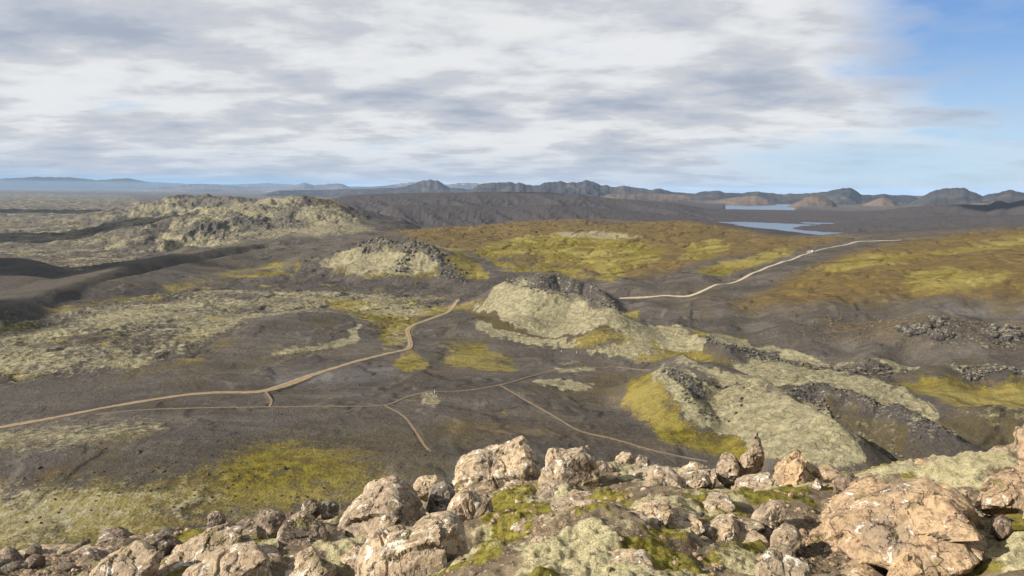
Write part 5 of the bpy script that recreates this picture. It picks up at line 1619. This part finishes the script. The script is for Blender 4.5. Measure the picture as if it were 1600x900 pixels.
def blocks(name, label, cat, polys, n, s0, s1, mat, seed, parent=None, power=2.0, minrock=0.25, lift=.2, lines=None, spread=3.0):
    rg = np.random.RandomState(seed)
    XS, YS, ZS, SS = [], [], [], []
    for line in lines or ():
        P = np.array([p[:2] for p in line]); w = n // len(lines)
        q = rg.rand(w) * (len(P) - 1); i = q.astype(int); f_ = q - i
        # blocks gather in clumps along the crest
        ok = rg.rand(w) < .15 + 1.2 * np.clip(perlin(q * 1.1 + seed, q * 0, 5) + .35, 0, 1)
        p_ = P[i] * (1 - f_[:, None]) + P[np.minimum(i + 1, len(P) - 1)] * f_[:, None]
        p_ = p_ + rg.normal(size=(w, 2)) * spread * (.4 + rg.rand(w, 1))
        XS.append(p_[ok, 0]); YS.append(p_[ok, 1])
    for poly in polys or ():
        P = [metric(*q) for q in hit_many(poly)]
        A = np.array(P)
        w = n // len(polys)
        u = rg.uniform(A[:, 0].min(), A[:, 0].max(), w * 8); v = rg.uniform(A[:, 1].min(), A[:, 1].max(), w * 8)
        ok = inside(u, v, P)
        u, v = u[ok][:w], v[ok][:w]
        r = np.exp(v / .22)
        XS.append(np.sin(u) * r); YS.append(np.cos(u) * r)
    x = np.concatenate(XS); y = np.concatenate(YS)
    if minrock > 0:
        c = cover(x, y)['rock']
        ok = c > minrock + .4 * rg.rand(len(x))
        x, y = x[ok], y[ok]
    m_ = len(x)
    s = s0 + (s1 - s0) * rg.rand(m_) ** power
    z = land_z(x, y) + s * lift
    V, F = ICO[2] if s1 > 2.2 else ICO[1]
    V = V.copy()
    # angular: cut every block by its own planes
    rad = np.full((m_, len(V)), 1.2)
    for q in range(9):
        nrm = rg.normal(size=(m_, 3)); nrm /= np.linalg.norm(nrm, axis=1, keepdims=True)
        d = rg.uniform(.5, .95, m_)
        c = nrm @ V.T
        rad = np.where(c > 1e-2, np.minimum(rad, d[:, None] / np.maximum(c, 1e-2)), rad)
    vv = V[None] * rad[..., None] * s[:, None, None] * np.stack([.8 + .5 * rg.rand(m_), .8 + .5 * rg.rand(m_), .6 + .7 * rg.rand(m_)], 1)[:, None, :]
    vv = vv + np.stack([x, y, z], 1)[:, None, :]
    ff = F[None] + (np.arange(m_) * len(V))[:, None, None]
    return tag(mesh_np(name, vv.reshape(-1, 3), ff.reshape(-1, 3), mat, False), label, cat, kind='stuff')


CR = [f for f in RIDGES if f[0] == 'c']
RR = [f for f in RIDGES if f[0] == 'r']


def rim(f):
    return list(f[1]) + [f[1][0]]


def near_ridge(px, py):
    q = np.array(hit(px, py))
    return min(RR, key=lambda f: min(np.hypot(p[0] - q[0], p[1] - q[1]) for p in f[1]))[1]


crest_blocks('lava_blocks', 'black lava crags crowning the rim of the pale central crater', 'lava rocks', [rim(CR[0])], 650, .35, 1.8, M_CRAG, 1, 3.0, 2.6)
crest_blocks('lava_blocks', 'dark lava crags on the jagged ridge behind the dark lava strip', 'lava rocks', [f[1] for f in RR if abs(f[1][0][0] - at(470, 407, 1080)[0]) < 1 or abs(f[1][0][0] - at(655, 380, 1050)[0]) < 1], 750, .7, 3.2, M_CRAG, 2, 7.0, 2.8)
crest_blocks('lava_blocks', 'grey lava crags along the broken rims of the two nearest craters', 'lava rocks', [rim(CR[1]), rim(CR[2]), rim(CR[2])], 1500, .25, 1.3, M_CRAG, 3, 2.2, 2.6)
blocks('lava_blocks', 'dark lava blocks along the low lava levee beyond the eastern craters', 'lava rocks', [[(1100, 528), (1200, 551), (1330, 572), (1430, 574), (1420, 583), (1320, 583), (1200, 566), (1130, 547)], [(1480, 571), (1600, 582), (1600, 597), (1500, 588)]], 800, .6, 2.0, M_CRAG, 4, None, 2.0, .1)
blocks('stones', 'brown stones strewn over the low dark hill below the rust brown hillside', 'stones', [[(1225, 512), (1330, 490), (1460, 489), (1598, 500), (1598, 548), (1420, 545), (1300, 530)]], 1100, .2, 1.2, M_BROWNSTONE, 5, None, 4.0, 0)
blocks('lava_blocks', 'black outcrop crags on the brow of the stony hill at the right', 'lava rocks', [[(1455, 500), (1480, 497), (1475, 510), (1455, 512)], [(1400, 512), (1450, 512), (1455, 522), (1420, 524)], [(1530, 515), (1592, 508), (1598, 532), (1560, 536)], [(1460, 522), (1490, 524), (1480, 532), (1455, 530)]], 320, 1.2, 3.6, M_CRAG, 8, None, 1.6, 0)
blocks('stones', 'small dark stones sprinkled over the gravel and moss flat at the left', 'stones', [[(5, 690), (250, 650), (640, 650), (700, 720), (600, 760), (480, 795), (300, 805), (5, 845)]], 900, .15, .7, M_BROWNSTONE, 6, None, 4.0, 0)

# single dark boulders on the flat below
rg = random.Random(5)
PB = [stone_mesh('plain_boulder', 900 + i, 3, M_CRAG) for i in range(4)]
spots = [(216, 706, 10), (62, 729, 8), (445, 732, 11), (330, 777, 8), (302, 767, 5), (270, 793, 7), (283, 795, 6), (235, 770, 5), (185, 774, 5), (330, 712, 6), (90, 802, 6), (142, 800, 5), (365, 752, 5),
         (505, 763, 6), (430, 760, 5), (475, 708, 5), (1084, 498, 5), (560, 602, 6), (592, 704, 5), (303, 775, 4), (60, 765, 5), (400, 790, 5), (150, 785, 4), (115, 770, 4), (255, 738, 6), (246, 731, 5), (232, 745, 4)]
hs = hit_many([(p[0], p[1]) for p in spots])
for (px, py, s), (x, y) in zip(spots, hs):
    r = math.hypot(x, y); size = .62 * s / 2 * r / FPX
    o = bpy.data.objects.new('boulder', rg.choice(PB))
    S.collection.objects.link(o)
    o.location = (x, y, float(land_z(np.array([x]), np.array([y]))[0]) + size * .35)
    o.rotation_euler = (rg.uniform(-.4, .4), rg.uniform(-.4, .4), rg.uniform(0, 6.28))
    o.scale = (size * 1.2,) * 3
    tag(o, 'small dark boulder standing alone on the gravel and moss flat below the summit', 'boulder', 'lone dark boulders on the flat')

# ------------------------------------------------------------------ low clouds between the sun and the land: their shade lies on the dunes and the far black hills
cm, k = new_mat('cloud_white')
P_ = k.n('ShaderNodeTexCoord').outputs['Object']
finish(k, k.mix(k.noise(P_, .004, 4, .6), (.75, .76, .78), (.85, .85, .86)), 1.0, None, 0, 1, 0)
toward = np.array([sun_dir.x, sun_dir.y]) / sun_dir.z


def cloud(label, gx, gy, rx, ry, h, thick, seed, rot=0.0):
    """a flat based heap of vapour whose shade falls on the ground at gx, gy"""
    V, F = ICO[5]
    Q = V.copy()
    w = 1 + .45 * p3(V + seed, .9, 5, seed, fbm, .6)
    Q = Q * w[:, None]
    Q[:, 2] = np.where(Q[:, 2] < 0, Q[:, 2] * .25, Q[:, 2])
    Q = Q * np.array([rx, ry, thick])
    c, s_ = math.cos(rot), math.sin(rot)
    Q = np.stack([Q[:, 0] * c - Q[:, 1] * s_, Q[:, 0] * s_ + Q[:, 1] * c, Q[:, 2]], 1)
    o = mesh_np('cloud', Q, F, cm)
    o.location = (gx + toward[0] * h, gy + toward[1] * h, h)
    tag(o, label, 'cloud', kind='structure')


cloud('broad low cloud whose shade lies on the gravel ridges at the left', -740, 930, 290, 150, 1150, 80, 1, .35)
cloud('low cloud whose shade lies on the left end of the mossy upland', -520, 560, 130, 80, 1150, 50, 2, .3)
cloud('low cloud whose shade lies on the left part of the black sand hills', 350, 3900, 420, 260, 1500, 120, 3, -.05)
cloud('low cloud whose shade lies on the right part of the black sand hills', 2500, 3000, 420, 260, 1500, 120, 6, .2)
cloud('low cloud whose shade lies on the near part of the lava plain', -1250, 1750, 420, 180, 1150, 90, 4, .1)
cloud('low cloud whose shade lies on the distant lava plain', -2200, 3600, 800, 320, 1300, 120, 5, .0)

# ------------------------------------------------------------------ marker posts beside the path
def plain_mat(name, col, rough=.6, spec=.3, metal=0.0):
    m, k = new_mat(name)
    P = k.n('ShaderNodeTexCoord').outputs['Object']
    n = k.noise(P, 9.0, 3, .6)
    finish(k, k.mix(n, tuple(c * .85 for c in col), tuple(min(c * 1.1, 1) for c in col)), rough, None, 0, 1, spec, metal)
    return m


M_WHITE = plain_mat('white_paint', (0.78, 0.78, 0.76))
M_CAR = plain_mat('white_car_paint', (0.80, 0.80, 0.80), .25, .6)
M_GLASS = plain_mat('dark_car_glass', (0.02, 0.025, 0.03), .08, .8)
M_TYRE = plain_mat('black_rubber', (0.02, 0.02, 0.02), .9, .1)
M_RIM = plain_mat('alloy', (0.5, 0.5, 0.5), .35, .5, .8)
M_LAMP = plain_mat('lamp_glass', (0.7, 0.7, 0.65), .15, .6)
M_RED = plain_mat('red_lamp_glass', (0.4, 0.02, 0.02), .2, .6)


def bm_obj(name, b, mat, parent=None):
    me = bpy.data.meshes.new(name); b.to_mesh(me); b.free(); me.materials.append(mat)
    o = bpy.data.objects.new(name, me); S.collection.objects.link(o)
    if parent: o.parent = parent
    return o


for (px, py, hgt, lb) in ((679, 614, 2.0, 'thin white marker post where the long footpath passes the small pale mound'), (877, 550, 1.6, 'left of two thin white marker posts at the foot of the central crater'), (901, 551, 1.6, 'right of two thin white marker posts at the foot of the central crater')):
    x, y = hit(px, py)
    b = bmesh.new()
    bmesh.ops.create_cone(b, cap_ends=True, segments=8, radius1=.11, radius2=.07, depth=hgt)
    bmesh.ops.create_cone(b, cap_ends=True, segments=8, radius1=.09, radius2=.02, depth=.12, matrix=Matrix.Translation((0, 0, hgt / 2 + .06)))
    o = bm_obj('marker_post', b, M_WHITE)
    o.location = (x, y, float(land_z(np.array([x]), np.array([y]))[0]) + hgt / 2 - .1)
    tag(o, lb, 'post')

# ------------------------------------------------------------------ the car on the pale road, with its dust
def on_track(i, px, py):
    P = np.array(TRK[i][2]); p = np.array(hit(px, py))
    j = int(np.argmin(np.hypot(*(P - p).T)))
    d = P[min(j + 2, len(P) - 1)] - P[max(j - 2, 0)]
    return P[j], math.atan2(d[1], d[0])


p_, ang_ = on_track(5, 1271, 394)
car = bpy.data.objects.new('car', None)
S.collection.objects.link(car)
car.location = (p_[0], p_[1], float(land_z(np.array([p_[0]]), np.array([p_[1]]))[0]) + .36)
car.rotation_euler = (0, 0, ang_)
tag(car, 'small white off-road car driving up the pale gravel road', 'car')


def hull(sections, mat, name, parent):
    """body shell lofted through cross sections: (x, half width bottom, half width top, z bottom, z top)"""
    b = bmesh.new(); rings = []
    for x, w0, w1, z0, z1 in sections:
        zm = (z0 + z1) / 2
        rings.append([b.verts.new(v) for v in ((x, -w0, z0), (x, -max(w0, w1) * 1.02, zm), (x, -w1, z1), (x, w1, z1), (x, max(w0, w1) * 1.02, zm), (x, w0, z0))])
    for a, c in zip(rings, rings[1:]):
        for i in range(6):
            b.faces.new((a[i], a[(i + 1) % 6], c[(i + 1) % 6], c[i]))
    b.faces.new(rings[0][::-1]); b.faces.new(rings[-1])
    bmesh.ops.recalc_face_normals(b, faces=b.faces)
    return bm_obj(name, b, mat, parent)


hull([(-2.3, .78, .80, .50, 1.02), (-2.2, .88, .88, .36, 1.12), (-1.0, .92, .92, .32, 1.14), (1.0, .92, .92, .32, 1.12), (1.5, .90, .86, .32, 1.06), (2.2, .84, .80, .38, .98), (2.35, .70, .68, .50, .82)], M_CAR, 'body', car)
hull([(-2.15, .84, .76, 1.12, 1.20), (-2.0, .84, .70, 1.12, 1.78), (.2, .84, .70, 1.12, 1.80), (.9, .84, .80, 1.12, 1.20)], M_CAR, 'roof', car)
for sd in (-1, 1):
    for x0, x1 in ((-1.85, -1.0), (-.92, -.15), (-.07, .50)):
        b = bmesh.new()
        q = [(x0, 1.20), (x1, 1.20), (x1 - (.22 if x1 > .3 else 0), 1.64), (x0, 1.66)]
        vs = [b.verts.new((x, sd * (.845 - (z - 1.2) * .16 + .01), z)) for x, z in q] + [b.verts.new((x, sd * (.80 - (z - 1.2) * .16), z)) for x, z in q]
        b.faces.new(vs[:4]); b.faces.new(vs[4:][::-1])
        for i in range(4):
            b.faces.new((vs[i], vs[(i + 1) % 4], vs[4 + (i + 1) % 4], vs[4 + i]))
        bmesh.ops.recalc_face_normals(b, faces=b.faces)
        bm_obj('window', b, M_GLASS, car)
for nm, x, z, w, h, mt, tilt in (('windscreen', .66, 1.46, .68, .30, M_GLASS, -.75), ('rear_window', -2.09, 1.50, .66, .22, M_GLASS, .25)):
    b = bmesh.new(); bmesh.ops.create_cube(b, size=1)
    for v in b.verts: v.co = Vector((v.co.x * .04, v.co.y * 2 * w, v.co.z * 2 * h))
    o = bm_obj(nm, b, mt, car); o.location = (x, 0, z); o.rotation_euler = (0, tilt, 0)
for nm, x, mt in (('headlight', 2.28, M_LAMP), ('tail_light', -2.27, M_RED)):
    for sd in (-1, 1):
        b = bmesh.new(); bmesh.ops.create_uvsphere(b, u_segments=10, v_segments=6, radius=.13)
        o = bm_obj(nm, b, mt, car); o.location = (x, sd * .58, .86); o.scale = (.5, 1, .8)
for x in (-1.4, 1.45):
    for sd in (-1, 1):
        b = bmesh.new(); bmesh.ops.create_cone(b, cap_ends=True, segments=20, radius1=.39, radius2=.39, depth=.26, matrix=Matrix.Rotation(R(90), 4, 'X'))
        w = bm_obj('wheel', b, M_TYRE, car); w.location = (x, sd * .84, .39)
        b = bmesh.new(); bmesh.ops.create_cone(b, cap_ends=True, segments=12, radius1=.22, radius2=.18, depth=.04, matrix=Matrix.Rotation(R(90), 4, 'X'))
        o = bm_obj('rim', b, M_RIM, w); o.location = (0, sd * .14, 0)

b = bmesh.new()
bmesh.ops.create_icosphere(b, subdivisions=3, radius=1)
for v in b.verts:
    k_ = 1 + .25 * math.sin(v.co.x * 7 + v.co.y * 5) * math.cos(v.co.z * 6)
    v.co = Vector((v.co.x * 9 * k_, v.co.y * 2.2 * k_, v.co.z * 1.7 * k_ + .9))
dm, k = new_mat('road_dust')
pv = k.n('ShaderNodeVolumePrincipled')
pv.inputs['Color'].default_value = (0.85, 0.78, 0.68, 1)
pv.inputs['Density'].default_value = 0.07
k.t.links.new(pv.outputs[0], k.n('ShaderNodeOutputMaterial').inputs['Volume'])
du = bm_obj('dust', b, dm)
du.location = car.location - Vector((math.cos(ang_) * 11, math.sin(ang_) * 11, 0)); du.rotation_euler = (0, 0, ang_)
tag(du, 'faint dust hanging behind the white car on the pale road', 'dust', kind='stuff')
